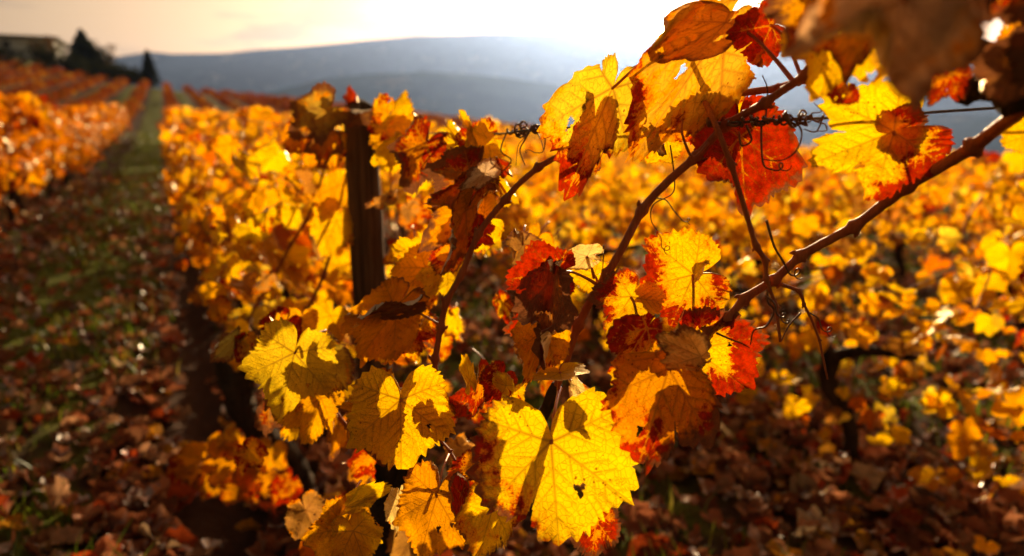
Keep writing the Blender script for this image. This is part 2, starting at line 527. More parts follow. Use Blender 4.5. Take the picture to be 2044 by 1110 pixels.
# ------------------------------------------------------------------ bulk foliage (shared meshes)
def bulk_template(na, nr, seed):
    v, f, fx, fy, edge, vein = leaf_mesh_local(na, nr, seed, lob=1.0, teeth=.06 if na > 40 else 0, wave=.10, cup=-.05,
                                               fold=(.35, .35), bend=.5, curl=.35, hero=na > 40)
    tri = f[0]
    if len(f) > 1:
        q = f[1]; tri = np.concatenate([tri, q[:, [0, 1, 2]], q[:, [0, 2, 3]]])
    return v, tri, fx, fy, edge, vein


PALETTES = {
    'yellow': [((.90, .50, .02), .46), ((.86, .36, .011), .30), ((.86, .64, .08), .07), ((.76, .25, .012), .10), ((.42, .04, .010), .05), ((.24, .09, .035), .05)],
    'gold': [((.86, .46, .018), .36), ((.82, .33, .012), .32), ((.74, .21, .010), .18), ((.46, .05, .010), .08), ((.28, .11, .04), .10)],
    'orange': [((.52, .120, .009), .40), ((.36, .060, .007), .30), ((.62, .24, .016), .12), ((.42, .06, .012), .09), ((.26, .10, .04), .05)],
}


def pick_tints(pal, n, r):
    cs = np.array([c for c, _ in PALETTES[pal]]); w = np.array([w for _, w in PALETTES[pal]])
    i = r.choice(len(cs), n, p=w / w.sum())
    t = cs[i] * r.uniform(.8, 1.12, (n, 1)) * r.uniform(.92, 1.08, (n, 3))
    return np.clip(t, 0, .92)


def scatter_leaves(P, size, pal, r, templates, hang=.6):
    """one foliage mesh: leaf templates at points P"""
    V_, F_, C_, PT, CO = [], [], [], [], []
    n = len(P); base = 0
    tints = pick_tints(pal, n, r)
    which = r.integers(0, len(templates), n)
    az = r.uniform(0, 2 * math.pi, n)
    for k, (v, tri, fx, fy, edge, vein) in enumerate(templates):
        idx = np.nonzero(which == k)[0]
        if not len(idx): continue
        m = len(idx)
        # tip direction: hanging, outward; normal horizontal-ish
        out = np.stack([np.cos(az[idx]), np.sin(az[idx]), np.zeros(m)], 1)
        ey = out * r.uniform(.1, 1.0, (m, 1)) + np.array([0, 0, -1]) * (hang + r.uniform(-.5, .7, (m, 1)))
        ey += r.normal(0, .25, (m, 3)); ey /= np.linalg.norm(ey, axis=1, keepdims=True)
        nz = out + r.normal(0, .45, (m, 3)) + np.array([0, 0, .35]); nz -= ey * np.sum(nz * ey, 1, keepdims=True)
        nz /= np.linalg.norm(nz, axis=1, keepdims=True)
        ex = np.cross(ey, nz)
        s = (size * r.uniform(.45, 1.32, m))[:, None, None]
        W = P[idx][:, None, :] + s * (v[None, :, 0:1] * ex[:, None] + v[None, :, 1:2] * ey[:, None] + v[None, :, 2:3] * nz[:, None])
        V_.append(W.reshape(-1, 3))
        nv = len(v)
        F_.append((tri[None] + (base + np.arange(m) * nv)[:, None, None]).reshape(-1, 3))
        base += m * nv
        C_.append(np.repeat(np.concatenate([tints[idx], np.ones((m, 1))], 1), nv, 0))
        rb = r.normal(-1.0 if pal == 'yellow' else -.75, .45, (m, 1)) + .5 * (edge[None] - .5)
        bb = r.normal(-.95, .40, (m, 1)) + .5 * (edge[None] ** 3 - .4)
        PT.append(np.stack([np.tile(vein, m), np.clip((rb + 2) / 4, 0, 1).ravel(), np.clip((bb + 2) / 4, 0, 1).ravel(), np.ones(m * nv)], 1))
        off = r.uniform(0, 50, (m, 1))
        CO.append(np.stack([(fx[None] + off).ravel(), (fy[None] + off * .7).ravel(), np.repeat(off * .3, nv, 1).ravel()], 1))
    return (np.concatenate(V_), np.concatenate(F_),
            {'tint': ('FLOAT_COLOR', np.concatenate(C_)), 'pat': ('FLOAT_COLOR', np.concatenate(PT)), 'leafco': ('FLOAT_VECTOR', np.concatenate(CO))})


TPL_HI = [bulk_template(72, 4, s) for s in (1, 2, 3, 4)]
TPL_MID = [bulk_template(26, 2, s) for s in (5, 6, 7)]


def vine_proto(seed, pal, n, top, low, half, size, tpl):
    """meshes of one vine at the origin, x along the row: trunk, canes, foliage"""
    r = np.random.default_rng(seed)
    hd = r.uniform(.42, .55)
    lean = r.uniform(-.10, .10, 2)
    pts = [(0, 0, -.08), (lean[0] * .5 + .03, lean[1] * .4, hd * .35), (lean[0] - .03, lean[1] * .7, hd * .7), (lean[0], lean[1], hd)]
    tv, tf = tube(smooth_path(pts, 6), [.045, .030, .034, .040], 9, rough=.16, rs=seed)
    trunk = mb = MB(); mb.add(tv, tf)
    for sd in (-1, 1):                                  # two old arms
        q = [(lean[0], lean[1], hd - .02), (lean[0] + sd * .14, lean[1] + r.uniform(-.05, .05), hd + .05), (lean[0] + sd * .32, r.uniform(-.06, .06), hd + r.uniform(.03, .12))]
        a, b = tube(smooth_path(q, 5), [.030, .022, .014], 7, rough=.14, rs=seed + sd)
        mb.add(a, b)
    canes, lp = [], []
    nc = 9
    for i in range(nc):
        x0 = lean[0] + (i - (nc - 1) / 2) / nc * .75 + r.uniform(-.04, .04)
        tp = np.array([x0 + r.uniform(-.28, .28), r.normal(0, half * .55), top + r.uniform(-.30, .16)])
        p = smooth_path([(x0, lean[1] * .5, hd + .06), (x0 + r.uniform(-.08, .08), r.normal(0, half * .4), (hd + tp[2]) / 2), tp,
                         tp + np.array([r.uniform(-.15, .15), r.choice([-1, 1]) * half * r.uniform(.3, .9), -r.uniform(.02, .22)])], 6)
        canes.append(tube(p, [.0075, .0052, .0028], 6))
        lp.append(p)
    lp = np.concatenate(lp)
    P = lp[r.integers(0, len(lp), n)] + r.normal(0, 1, (n, 3)) * np.array([.13, half * .42, .09])
    k = r.random(n) < .26                                # leaves hanging low around the arms
    P[k] = np.stack([r.uniform(-.55, .55, k.sum()), r.normal(0, half * .7, k.sum()), r.uniform(low, low + .4, k.sum())], 1)
    P[:, 1] = np.clip(P[:, 1], -half * 1.25, half * 1.25)
    P[:, 2] = np.clip(P[:, 2], low, top + .16)
    fv, ff, fa = scatter_leaves(P, size, pal, r, tpl)
    me_f = mesh_from('foliage', fv, ff, M['bulk'], fa)
    v, f = trunk.out()
    tri = np.concatenate([a for a in trunk.f if a.shape[1] == 3]); qd = np.concatenate([a for a in trunk.f if a.shape[1] == 4])
    me_t = mesh_from('trunk', v, [tri, qd], M['bark'])
    me_c = [mesh_from('cane', a, b, M['cane']) for a, b in canes[::2][:4]]
    return me_t, me_f, me_c


# ------------------------------------------------------------------ camera, sun, sky, air
cam = bpy.data.cameras.new('camera'); co_ = link(bpy.data.objects.new('camera', cam))
co_.location = CAM; co_.rotation_euler = (math.pi / 2 - PITCH, 0, 0)
cam.sensor_width = 36; cam.lens = 24; cam.clip_start = .02; cam.clip_end = 30000
cam.dof.use_dof = True; cam.dof.focus_distance = .70; cam.dof.aperture_fstop = 3.0; cam.dof.aperture_blades = 9
S.camera = co_

sd = at(1305, 60, 1) - CAM; sd /= np.linalg.norm(sd)          # towards the sun
SUN_AZ = math.atan2(sd[0], sd[1]); SUN_EL = math.radians(12.5)
sl = Vector((math.sin(SUN_AZ) * math.cos(SUN_EL), math.cos(SUN_AZ) * math.cos(SUN_EL), math.sin(SUN_EL)))
sun = bpy.data.lights.new('sun', 'SUN'); so = link(bpy.data.objects.new('sun', sun))
sun.energy = 5.0; sun.angle = math.radians(.5); sun.color = (1, .76, .42)
so.rotation_euler = sl.to_track_quat('Z', 'Y').to_euler()
so.location = (3, 12, 30)

w = bpy.data.worlds.new('World'); S.world = w; w.use_nodes = True
nt = w.node_tree; nt.nodes.clear()
wo = nt.nodes.new('ShaderNodeOutputWorld')


def wn(kind, **kw):
    nd = nt.nodes.new(kind)
    for k, v in kw.items(): setattr(nd, k, v)
    return nd


def wmath(op, a, b=None, c=None):
    nd = wn('ShaderNodeMath', operation=op)
    for i, x in enumerate((a, b, c)):
        if x is None: continue
        if hasattr(x, 'is_linked'): nt.links.new(x, nd.inputs[i])
        else: nd.inputs[i].default_value = x
    return nd.outputs[0]


sky = wn('ShaderNodeTexSky', sky_type='NISHITA')
sky.sun_disc = False; sky.sun_elevation = SUN_EL; sky.sun_rotation = SUN_AZ
sky.altitude = 200; sky.air_density = 1.0; sky.dust_density = 3.0; sky.ozone_density = 1.0
tcw = wn('ShaderNodeTexCoord').outputs['Generated']
dotn = wn('ShaderNodeVectorMath', operation='DOT_PRODUCT'); nt.links.new(tcw, dotn.inputs[0]); dotn.inputs[1].default_value = sd
dp = wmath('MAXIMUM', dotn.outputs['Value'], 0.0)
# aureole of the low sun in the dusty air, broadest lobe added as fill
glow = wmath('ADD', wmath('ADD', wmath('MULTIPLY', wmath('POWER', dp, 4.0), .54), wmath('MULTIPLY', wmath('POWER', dp, 28.0), 0.48)), wmath('MULTIPLY', wmath('POWER', dp, 260.0), 1.7))
glow = wmath('ADD', glow, wmath('MULTIPLY', wmath('POWER', dp, 9000.0), 60.0))
# one bank of thin evening cloud low in the sky
mp = wn('ShaderNodeMapping'); mp.inputs['Scale'].default_value = (3.2, 3.2, 15); nt.links.new(tcw, mp.inputs[0])
nz = wn('ShaderNodeTexNoise'); nz.inputs['Scale'].default_value = 1.6; nz.inputs['Detail'].default_value = 6; nt.links.new(mp.outputs[0], nz.inputs['Vector'])
mr = wn('ShaderNodeMapRange', interpolation_type='SMOOTHSTEP'); nt.links.new(nz.outputs['Fac'], mr.inputs[0])
mr.inputs[1].default_value = .44; mr.inputs[2].default_value = .56
sep = wn('ShaderNodeSeparateXYZ'); nt.links.new(tcw, sep.inputs[0])
band = wn('ShaderNodeMapRange', interpolation_type='SMOOTHSTEP'); nt.links.new(sep.outputs[2], band.inputs[0])
band.inputs[1].default_value = .20; band.inputs[2].default_value = .13
cl = wmath('MULTIPLY', mr.outputs[0], band.outputs[0])
warm = wn('ShaderNodeMix', data_type='RGBA', blend_type='MULTIPLY'); warm.inputs['Factor'].default_value = 1
nt.links.new(sky.outputs[0], warm.inputs[6]); warm.inputs[7].default_value = (.92, .52, .24, 1)
cmx = wn('ShaderNodeMix', data_type='RGBA', blend_type='MIX'); nt.links.new(wmath('MULTIPLY', cl, .8), cmx.inputs['Factor'])
nt.links.new(warm.outputs[2], cmx.inputs[6]); cmx.inputs[7].default_value = (2.2, 1.25, .66, 1)
bg = wn('ShaderNodeBackground'); nt.links.new(cmx.outputs[2], bg.inputs[0]); bg.inputs[1].default_value = .06
bg2 = wn('ShaderNodeBackground'); bg2.inputs[0].default_value = (1, .72, .40, 1); nt.links.new(glow, bg2.inputs[1])
ad = wn('ShaderNodeAddShader'); nt.links.new(bg.outputs[0], ad.inputs[0]); nt.links.new(bg2.outputs[0], ad.inputs[1])
nt.links.new(ad.outputs[0], wo.inputs[0])

FAR = 3000.0
HAZE_D = 1.05e-4
mh = bpy.data.materials.new('haze'); mh.use_nodes = True; hn = mh.node_tree; hn.nodes.clear()
pv = hn.nodes.new('ShaderNodeVolumePrincipled'); pv.inputs['Color'].default_value = (.31, .47, 1.0, 1)
pv.inputs['Density'].default_value = HAZE_D; pv.inputs['Anisotropy'].default_value = .73
ho = hn.nodes.new('ShaderNodeOutputMaterial'); hn.links.new(pv.outputs[0], ho.inputs['Volume'])
hb = MB(); hb.box((0, 1700, 175), (4200, 2300, 275))
haze = hb.build('haze', mh, smooth=False); tag(haze, kind='stuff')

# ------------------------------------------------------------------ ground
def grade(lo, hi, near_lo, near_hi, step, growth):
    a = list(np.arange(near_lo, near_hi + step, step)); s = step
    while a[-1] < hi: s *= growth; a.append(a[-1] + s)
    b = [near_lo]; s = step
    while b[-1] > lo: s *= growth; b.append(b[-1] - s)
    return np.array(b[:0:-1] + a)


gu = grade(-40, 3400, -2, 16, .09, 1.06); gv = grade(-3000, 3000, -5, 9, .09, 1.06)
GU, GV = np.meshgrid(gu, gv, indexing='ij')
Z = ground_uv(GU, GV)
near = np.clip(1 - np.hypot(GU - 5, GV - 2) / 60, 0, 1)
rel = (GV - V0) / ROW_GAP; fr = rel - np.round(rel)          # 0 under a row, +-.5 in the middle of an aisle
Z = Z - near * .05 * np.exp(-((GV - .03) / .09) ** 2)                   # the worn track along our row
Z = Z + near * (.05 * np.exp(-(fr / .13) ** 2) + .018 * np.sin(GU * 3.1 + 2 * np.sin(GV * 2.3)) * np.sin(GV * 4.1 + GU) + rng.normal(0, .006, Z.shape))
GX, GY = xy(GU, GV)
n0, n1 = GU.shape
ii = np.arange(n0 - 1)[:, None] * n1 + np.arange(n1 - 1)[None]
gf = np.stack([ii, ii + n1, ii + n1 + 1, ii + 1], -1).reshape(-1, 4)
af = np.abs(fr)
green = .30 + .34 * np.exp(-((af - .42) / .09) ** 2) + .22 * np.exp(-((af - .10) / .05) ** 2) - .6 * np.exp(-((af - .185) / .055) ** 2)
green = np.where(np.abs(GV - .03) < .10, -.3, green)
green = green + np.clip((np.hypot(GU, GV) - 4) / 14, 0, .30) * (af > .26)
gnd = obj('ground', np.stack([GX, GY, Z], -1).reshape(-1, 3), gf[:, ::-1], mat_ground(), attrs={'green': ('FLOAT', green.ravel())})
tag(gnd, kind='structure')


# ------------------------------------------------------------------ hills
def ridge(name, dist, prof, depth, base, mat, rough, seed):
    r = np.random.default_rng(seed)
    px = np.array([p[0] for p in prof], float); py = np.array([p[1] for p in prof], float)
    n = 260; X = np.linspace(px[0], px[-1], n)
    Y = np.interp(X, px, py)
    az = np.zeros(n); top = np.zeros(n)
    for i in range(n):
        d = at(X[i], Y[i], 1) - CAM; h = math.hypot(d[0], d[1]); az[i] = math.atan2(d[0], d[1]); top[i] = CAM[2] + d[2] / h * dist
    rows = 40; v = []
    ph = r.uniform(0, 6, 12)
    for k in range(rows + 1):
        t = k / rows
        prof_t = math.sin(min(t / .7, 1) * math.pi / 2) if t <= .7 else 1 - .5 * ((t - .7) / .3) ** 2
        rr = dist - depth * .7 + depth * t
        bump = sum(np.sin(az * f + ph[j] + t * g) / f for j, (f, g) in enumerate([(11, 5), (23, -7), (47, 9), (90, -14), (170, 25)]))
        zz = base + (top - base) * prof_t * (rr / dist if t > .7 else 1) + bump * rough * (26 if t < .66 else 7) * (0.2 + t)
        v.append(np.stack([np.sin(az) * rr, np.cos(az) * rr, zz], 1))
    i = np.arange(rows)[:, None] * n + np.arange(n - 1)[None]
    f = np.stack([i, i + 1, i + n + 1, i + n], -1).reshape(-1, 4)
    return tag(obj(name, np.concatenate(v), f, mat), kind='structure')


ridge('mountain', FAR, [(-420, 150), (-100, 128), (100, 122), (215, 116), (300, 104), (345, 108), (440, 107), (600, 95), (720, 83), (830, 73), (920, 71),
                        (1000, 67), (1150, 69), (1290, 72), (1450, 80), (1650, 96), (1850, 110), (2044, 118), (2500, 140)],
      900, -60, mat_hill('mountain', (.008, .028, .085), (.05, .10, .20), (.34, .33, .36)), 1.0, 3)  # blue skylight is put into the mountain's base colours
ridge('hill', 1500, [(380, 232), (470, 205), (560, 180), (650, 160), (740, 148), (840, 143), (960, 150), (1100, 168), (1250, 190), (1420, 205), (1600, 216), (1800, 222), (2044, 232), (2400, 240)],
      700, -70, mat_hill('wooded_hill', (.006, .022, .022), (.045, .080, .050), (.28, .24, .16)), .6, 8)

# ------------------------------------------------------------------ vine rows
PROTO = {}
for pal, seeds in (('yellow', (21, 22, 23)), ('gold', (24, 25, 26)), ('orange', (31, 32, 33))):
    for i_, s in enumerate(seeds):
        dn, tp_ = (.55, 1.0, 1.3)[i_], (-.10, .0, .08)[i_]
        PROTO.setdefault(pal, []).append(vine_proto(s, pal, int((290 if pal == 'orange' else 200) * dn), 1.00 + tp_, .32, .30, .078, TPL_MID))
PROTO['near'] = [vine_proto(s, 'yellow', 180, 1.02, .12, .34, .068, TPL_HI) for s in (41, 42, 43)]
PROTO['post'] = [vine_proto(s, 'gold', 330, 1.02, .34, .25, .058, TPL_HI) for s in (51, 52)]

ORD = ['first', 'second', 'third', 'fourth', 'fifth', 'sixth', 'seventh', 'eighth', 'ninth', 'tenth', 'eleventh', 'twelfth', 'thirteenth', 'fourteenth', 'fifteenth', 'sixteenth', 'seventeenth', 'eighteenth']
half_fov = math.radians(39.5)
cand = []
for k in range(-22, 40):
    v = V0 + ROW_GAP * k
    for m in range(-8, 98):
        u = .35 + m * 1.0 + (.31 * k) % 1.0
        x, y = xy(u, v)
        if k == 0 and u < 3.0: continue
        if y < .6 or u > 96: continue
        a = math.atan2(x, y); d = math.hypot(x, y)
        if abs(a) > half_fov + .45 / d: continue
        if k != 0 and d < 1.5: continue
        if 2 <= k <= 6 and (k * 7 + m * 5) % 8 == 0: continue      # vines left out so more low sun reaches the ground
        cand.append((d, k, u, v, x, y))
cand.sort()
N_IND = 292
individual, rest = cand[:N_IND], cand[N_IND:]
seen_in_row = {}


def row_words(k):
    if k == 0: return 'in the row behind the wooden post'
    if k == -1: return 'in the first row across the grass aisle'
    if k < 0: return f'in the {ORD[-k - 1]} row across the grass aisle'
    if k == 1: return 'in the first row beyond the slanting canes'
    return f'in the {ORD[min(k, 18) - 1]} row beyond the slanting canes'


for (d, k, u, v, x, y) in individual:
    r = np.random.default_rng(int(u * 37 + k * 1013 + 5000))
    if k == 0: pal = 'post' if d < 7 else 'gold'
    elif k < 0: pal = 'orange'
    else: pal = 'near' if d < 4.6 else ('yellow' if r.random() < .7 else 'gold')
    me_t, me_f, me_c = PROTO[pal][r.integers(0, len(PROTO[pal]))]
    i = seen_in_row[k] = seen_in_row.get(k, -1) + 1
    what = {'post': 'golden yellow', 'gold': 'golden', 'orange': 'orange red', 'near': 'bright yellow', 'yellow': 'yellow'}[pal]
    if i < 2: lab = f'{what} grapevine, {("nearest", "second nearest")[i]} {row_words(k)}'
    elif d < 16: lab = f'{what} grapevine with dark trunk {row_words(k)}'
    else: lab = f'small distant {what} grapevine {row_words(k)}'
    g = 'grapevines ' + row_words(k)
    root = empty('grapevine', (x + r.normal(0, .03), y + r.normal(0, .03), float(ground_uv(u, v)) + .03), lab, 'grapevine', g)
    root.rotation_euler = (0, 0, math.pi / 2 + ROW_AZ + (math.pi if r.random() < .5 else 0) + r.normal(0, .04))
    sc = r.uniform(.90, 1.08); root.scale = (sc * r.uniform(.95, 1.1), sc, sc * r.uniform(.94, 1.05))
    for nm, me in [('trunk', me_t), ('foliage', me_f)] + ([('cane', c) for c in me_c] if d < 9 else []):
        o = bpy.data.objects.new(nm, me); link(o); o.parent = root

# the far rows, one mass of low leaf clumps set row by row
r = np.random.default_rng(77)
FV, FT, nq = [], [], 0
for (d, k, u, v, x, y) in rest:
    if r.random() < .07: continue
    hv = r.uniform(.72, 1.12); n = int(np.clip(2600 / d, 18, 90) * r.uniform(.55, 1.25))
    s = np.clip(.0042 * d, .12, .26)
    uu = u + r.uniform(-.5, .5, n); vv = v + r.normal(0, .15, n)
    gx, gy = xy(uu, vv)
    gz = ground_uv(uu, vv) + np.abs(r.beta(2.4, 1.6, n)) * np.interp(u, [24, 44], [.96, .70]) * hv + .05
    c = np.stack([gx, gy, gz], 1)
    a1 = r.normal(0, 1, (n, 3)); a1 /= np.linalg.norm(a1, axis=1, keepdims=True)
    a2 = np.cross(a1, r.normal(0, 1, (n, 3))); a2 /= np.linalg.norm(a2, axis=1, keepdims=True)
    s_ = (s * r.uniform(.5, 1.1, n) * .5)[:, None]
    nn_ = np.cross(a1, a2) * s_ * .35
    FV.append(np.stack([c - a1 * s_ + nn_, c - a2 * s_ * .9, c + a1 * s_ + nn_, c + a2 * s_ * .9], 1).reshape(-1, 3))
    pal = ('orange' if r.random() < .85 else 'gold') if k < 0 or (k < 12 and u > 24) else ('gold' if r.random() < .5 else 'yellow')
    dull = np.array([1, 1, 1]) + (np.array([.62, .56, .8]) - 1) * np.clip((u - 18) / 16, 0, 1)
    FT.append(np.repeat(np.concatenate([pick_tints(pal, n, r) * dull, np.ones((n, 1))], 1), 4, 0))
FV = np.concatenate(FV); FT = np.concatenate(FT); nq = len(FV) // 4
far_mat = mat_tinted('distant_vine_foliage', .45, 0, .5, .35)
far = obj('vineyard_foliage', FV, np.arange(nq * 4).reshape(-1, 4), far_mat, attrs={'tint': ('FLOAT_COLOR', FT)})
tag(far, 'orange vine rows merging on the far slope', None, kind='stuff')

# ------------------------------------------------------------------ fallen leaves and grass
r = np.random.default_rng(5)
lt = [leaf_mesh_local(18, 2, s, teeth=0, wave=.16, cup=.12, fold=(.3, .3), bend=.6, curl=.7, hero=False) for s in (61, 62, 63, 64)]
n = 15000
rad = 1.0 + 15 * r.random(n) ** 1.25
aa = r.uniform(-.70, .70, n)
lx, ly = np.sin(aa) * rad, np.cos(aa) * rad
lu, lv = uv_of(lx, ly)
fr_ = (lv - V0) / ROW_GAP; fr_ = fr_ - np.round(fr_)
keep = r.random(n) < np.where(np.abs(lv - .03) < .10, .10, np.where(np.abs(fr_) > .36, .5, 1.0))
lx, ly, lu, lv, rad = [a[keep] for a in (lx, ly, lu, lv, rad)]
n = len(lx)
lz = ground_uv(lu, lv) + .05 * np.exp(-(fr_[keep] / .13) ** 2) + r.uniform(.004, .04, n)
pool = np.array([(.44, .14, .060), (.56, .22, .10), (.28, .085, .035), (.64, .32, .16), (.66, .09, .014), (.72, .30, .02), (.64, .42, .23)])  # bright red and orange tones stand in for sunlit leaves
pw = np.array([.28, .24, .15, .12, .10, .08, .05])
vs, fs, ts, base = [], [], [], 0
wh = r.integers(0, 4, n)
for k, (v, f, *_r) in enumerate(lt):
    idx = np.nonzero(wh == k)[0]; m = len(idx)
    tri = np.concatenate([f[0], f[1][:, [0, 1, 2]], f[1][:, [0, 2, 3]]])
    nz_ = np.stack([r.normal(0, .55, m), r.normal(0, .55, m), np.ones(m)], 1); nz_ /= np.linalg.norm(nz_, axis=1, keepdims=True)
    a0 = r.normal(0, 1, (m, 3)); a0 -= nz_ * np.sum(a0 * nz_, 1, keepdims=True); a0 /= np.linalg.norm(a0, axis=1, keepdims=True)
    b0 = np.cross(nz_, a0) * r.choice([-1, 1], (m, 1)); s_ = r.uniform(.038, .085, m)[:, None, None]
    W = np.stack([lx, ly, lz], 1)[idx][:, None] + s_ * (v[None, :, 0:1] * a0[:, None] + v[None, :, 1:2] * b0[:, None] + v[None, :, 2:3] * nz_[:, None])
    vs.append(W.reshape(-1, 3)); nv = len(v)
    fs.append((tri[None] + (base + np.arange(m) * nv)[:, None, None]).reshape(-1, 3)); base += m * nv
    c = pool[r.choice(len(pool), m, p=pw / pw.sum())] * r.uniform(.45, 1.35, (m, 1))
    ts.append(np.repeat(np.concatenate([c, np.ones((m, 1))], 1), nv, 0))
lit = obj('fallen_leaves', np.concatenate(vs), np.concatenate(fs), M['litter'], attrs={'tint': ('FLOAT_COLOR', np.concatenate(ts))})
tag(lit, 'brown fallen vine leaves covering the aisles', None, kind='stuff')

n = 110000
rad = 1.2 + 30 * r.random(n) ** 1.4; aa = r.uniform(-.70, .70, n)
bx, by = np.sin(aa) * rad, np.cos(aa) * rad
bu, bv = uv_of(bx, by); fb = (bv - V0) / ROW_GAP; fb = np.abs(fb - np.round(fb))
clump = np.sin(bu * 2.1 + 1.3 * np.sin(bv * 3)) * np.sin(bv * 5.3 + bu * .9) + .5 * np.sin(bu * 6.3) * np.sin(bv * 8.1)
keep = (clump > -.05) & (r.random(n) < np.where(np.abs(bv - .03) < .10, .02, np.where(fb > .26, 1.0, .45)) * np.clip((rad - 1.5) / 4, .18, 1))
bx, by, bu, bv, rad = [a[keep] for a in (bx, by, bu, bv, rad)]
n = len(bx); bz = ground_uv(bu, bv)
h = r.uniform(.04, .13, n) * (1 + .02 * rad); wd = r.uniform(.0016, .0032, n) * (1 + .12 * rad)
dr = r.uniform(0, 6.28, n); ln_ = r.uniform(.2, .9, n) * h
sx, sy = np.cos(dr + 1.57) * wd, np.sin(dr + 1.57) * wd
P0 = np.stack([bx, by, bz - .005], 1); P1 = P0 + np.stack([np.cos(dr) * ln_ * .35, np.sin(dr) * ln_ * .35, h * .62], 1)
P2 = P0 + np.stack([np.cos(dr) * ln_, np.sin(dr) * ln_, h], 1); SS = np.stack([sx, sy, 0 * sx], 1)
gvv = np.stack([P0 - SS, P0 + SS, P1 + SS * .8, P1 - SS * .8, P2], 1).reshape(-1, 3)
q = np.arange(n)[:, None] * 5
gt = np.array([(.10, .16, .010), (.16, .22, .014), (.26, .24, .02), (.34, .25, .05)])[r.choice(4, n, p=[.4, .35, .17, .08])] * r.uniform(.8, 1.2, (n, 1))
gr_ = obj('grass', gvv, [q + np.array([[3, 2, 4]]), q + np.array([[0, 1, 2, 3]])], M['grass'],
          attrs={'tint': ('FLOAT_COLOR', np.repeat(np.concatenate([gt, np.ones((n, 1))], 1), 5, 0))})
tag(gr_, 'tufts of green grass along the aisles', None, kind='stuff')


# ------------------------------------------------------------------ house and trees on the crest
def place(px, u):
    p = at(px, 170, 1) - CAM; k = u / float(uv_of(p[0], p[1])[0])
    return p[0] * k, p[1] * k, float(ground(p[0] * k, p[1] * k))


def crown(n, fn, size, cols, seed):
    r = np.random.default_rng(seed); c = fn(r, n)
    a1 = r.normal(0, 1, (n, 3)); a1 /= np.linalg.norm(a1, axis=1, keepdims=True)
    a2 = np.cross(a1, r.normal(0, 1, (n, 3))); a2 /= np.linalg.norm(a2, axis=1, keepdims=True)
    s = (size * r.uniform(.5, 1.2, n))[:, None]
    v = np.stack([c - a1 * s, c - a2 * s * .6, c + a1 * s, c + a2 * s * .6], 1).reshape(-1, 3)
    t = np.array(cols)[r.integers(0, len(cols), n)] * r.uniform(.7, 1.2, (n, 1))
    return v, np.arange(4 * n).reshape(-1, 4), {'tint': ('FLOAT_COLOR', np.repeat(np.concatenate([t, np.ones((n, 1))], 1), 4, 0))}


def tree(name, cat, label, px, d, h, w_, shape, cols, n=2600, trunk_r=.14, size=.16, seed=1, group=None):
    x, y, z = place(px, d)
    root = empty(name, (x, y, z), label, cat, group)
    o0 = np.array([x, y, z])
    r0 = np.random.default_rng(seed)
    tv, tf = tube(smooth_path([o0 - [0, 0, .2], o0 + [.05, 0, h * .3], o0 + [-.05, .03, h * .62], o0 + [0, 0, h * .93]], 5), [trunk_r, trunk_r * .7, trunk_r * .15], 8, rough=.08)
    mb = MB(); mb.add(tv, tf)
    for i in range(9):
        t = r0.uniform(.2, .8); a = r0.uniform(0, 6.28); ln = w_ * (.5 if shape != 'cone' else .5 * (1 - t))
        p0 = o0 + [0, 0, h * t]
        mb.add(*tube([p0, p0 + np.array([math.cos(a) * ln * .5, math.sin(a) * ln * .5, h * .05]), p0 + np.array([math.cos(a) * ln, math.sin(a) * ln, h * (.14 if shape != 'cone' else .02)])], [trunk_r * .35, trunk_r * .1], 5))
    mb.build('trunk', M['bark'], root)

    def fn(r, n):
        if shape == 'cone':
            t = r.random(n) ** .8; a = r.uniform(0, 6.28, n)
            rr = w_ * .5 * (1 - t) ** .8 * np.sqrt(r.random(n)) * (1 + .28 * np.sin(t * 34 + 2 * np.sin(a * 3))) + .05
            return o0 + np.stack([np.cos(a) * rr, np.sin(a) * rr, h * (.06 + .96 * t)], 1)
        lobes = r.normal(0, 1, (16, 3)) * np.array([w_ * .26, w_ * .26, h * .19]) + np.array([0, 0, h * .56])
        c = lobes[r.integers(0, 16, n)] + r.normal(0, 1, (n, 3)) * np.array([w_ * .11, w_ * .11, h * .085])
        c[:, 2] = np.clip(c[:, 2], h * .04, h * 1.05)
        return o0 + c
    v, f, a = crown(n, fn, size, cols, seed)
    obj('crown', v, f, M['crown'], root, attrs=a, smooth=False)
    return root


DK = [(.012, .022, .012), (.018, .030, .014), (.026, .040, .018)]
HG = [(.020, .034, .014), (.032, .045, .018), (.045, .050, .02)]
TN = [(.22, .13, .06), (.28, .17, .08), (.16, .09, .045)]
HD = 97.0
tree('conifer', 'tree', 'tall dark pointed conifer beside the pale farmhouse on the crest', 174, HD + 6, 5.9, 5.2, 'cone', DK, 4200, .2, .22, 301)
tree('evergreen', 'tree', 'rounded dark evergreen tree crowding the tall conifer', 184, HD + 5, 4.6, 4.4, 'round', DK, 3600, .16, .18, 305)
tree('poplar', 'tree', 'thin tan autumn poplar just behind the tall dark conifer', 208, HD + 8, 4.9, 3.0, 'round', TN, 1500, .12, .16, 302)
tree('poplar', 'tree', 'small tan autumn tree between the farmhouse and the conifer', 112, HD + 12, 4.0, 3.0, 'round', TN, 1200, .12, .16, 303)
tree('conifer', 'tree', 'small dark conifer standing alone at the end of the grass aisle', 300, HD - 4, 4.2, 2.3, 'cone', DK, 2600, .12, .17, 304)
for i, (px, hh, ww, lab) in enumerate([(105, 2.6, 4.0, 'dark bush against the end of the farmhouse wall'), (140, 2.4, 4.6, 'dark low bush at the foot of the tall conifer'),
                                       (228, 2.5, 4.4, 'dark rounded bush under the tan poplar'), (252, 2.4, 4.2, 'rounded bush in the middle of the crest hedge'),
                                       (276, 2.0, 3.8, 'rounded bush next to the small lone conifer'), (18, 1.8, 3.0, 'low bush in front of the farmhouse wall')]):
    tree('bush', 'bush', lab, px, HD - 2 + i % 3, hh, ww, 'round', HG, 900, .08, .17, 310 + i, 'bushes along the crest')

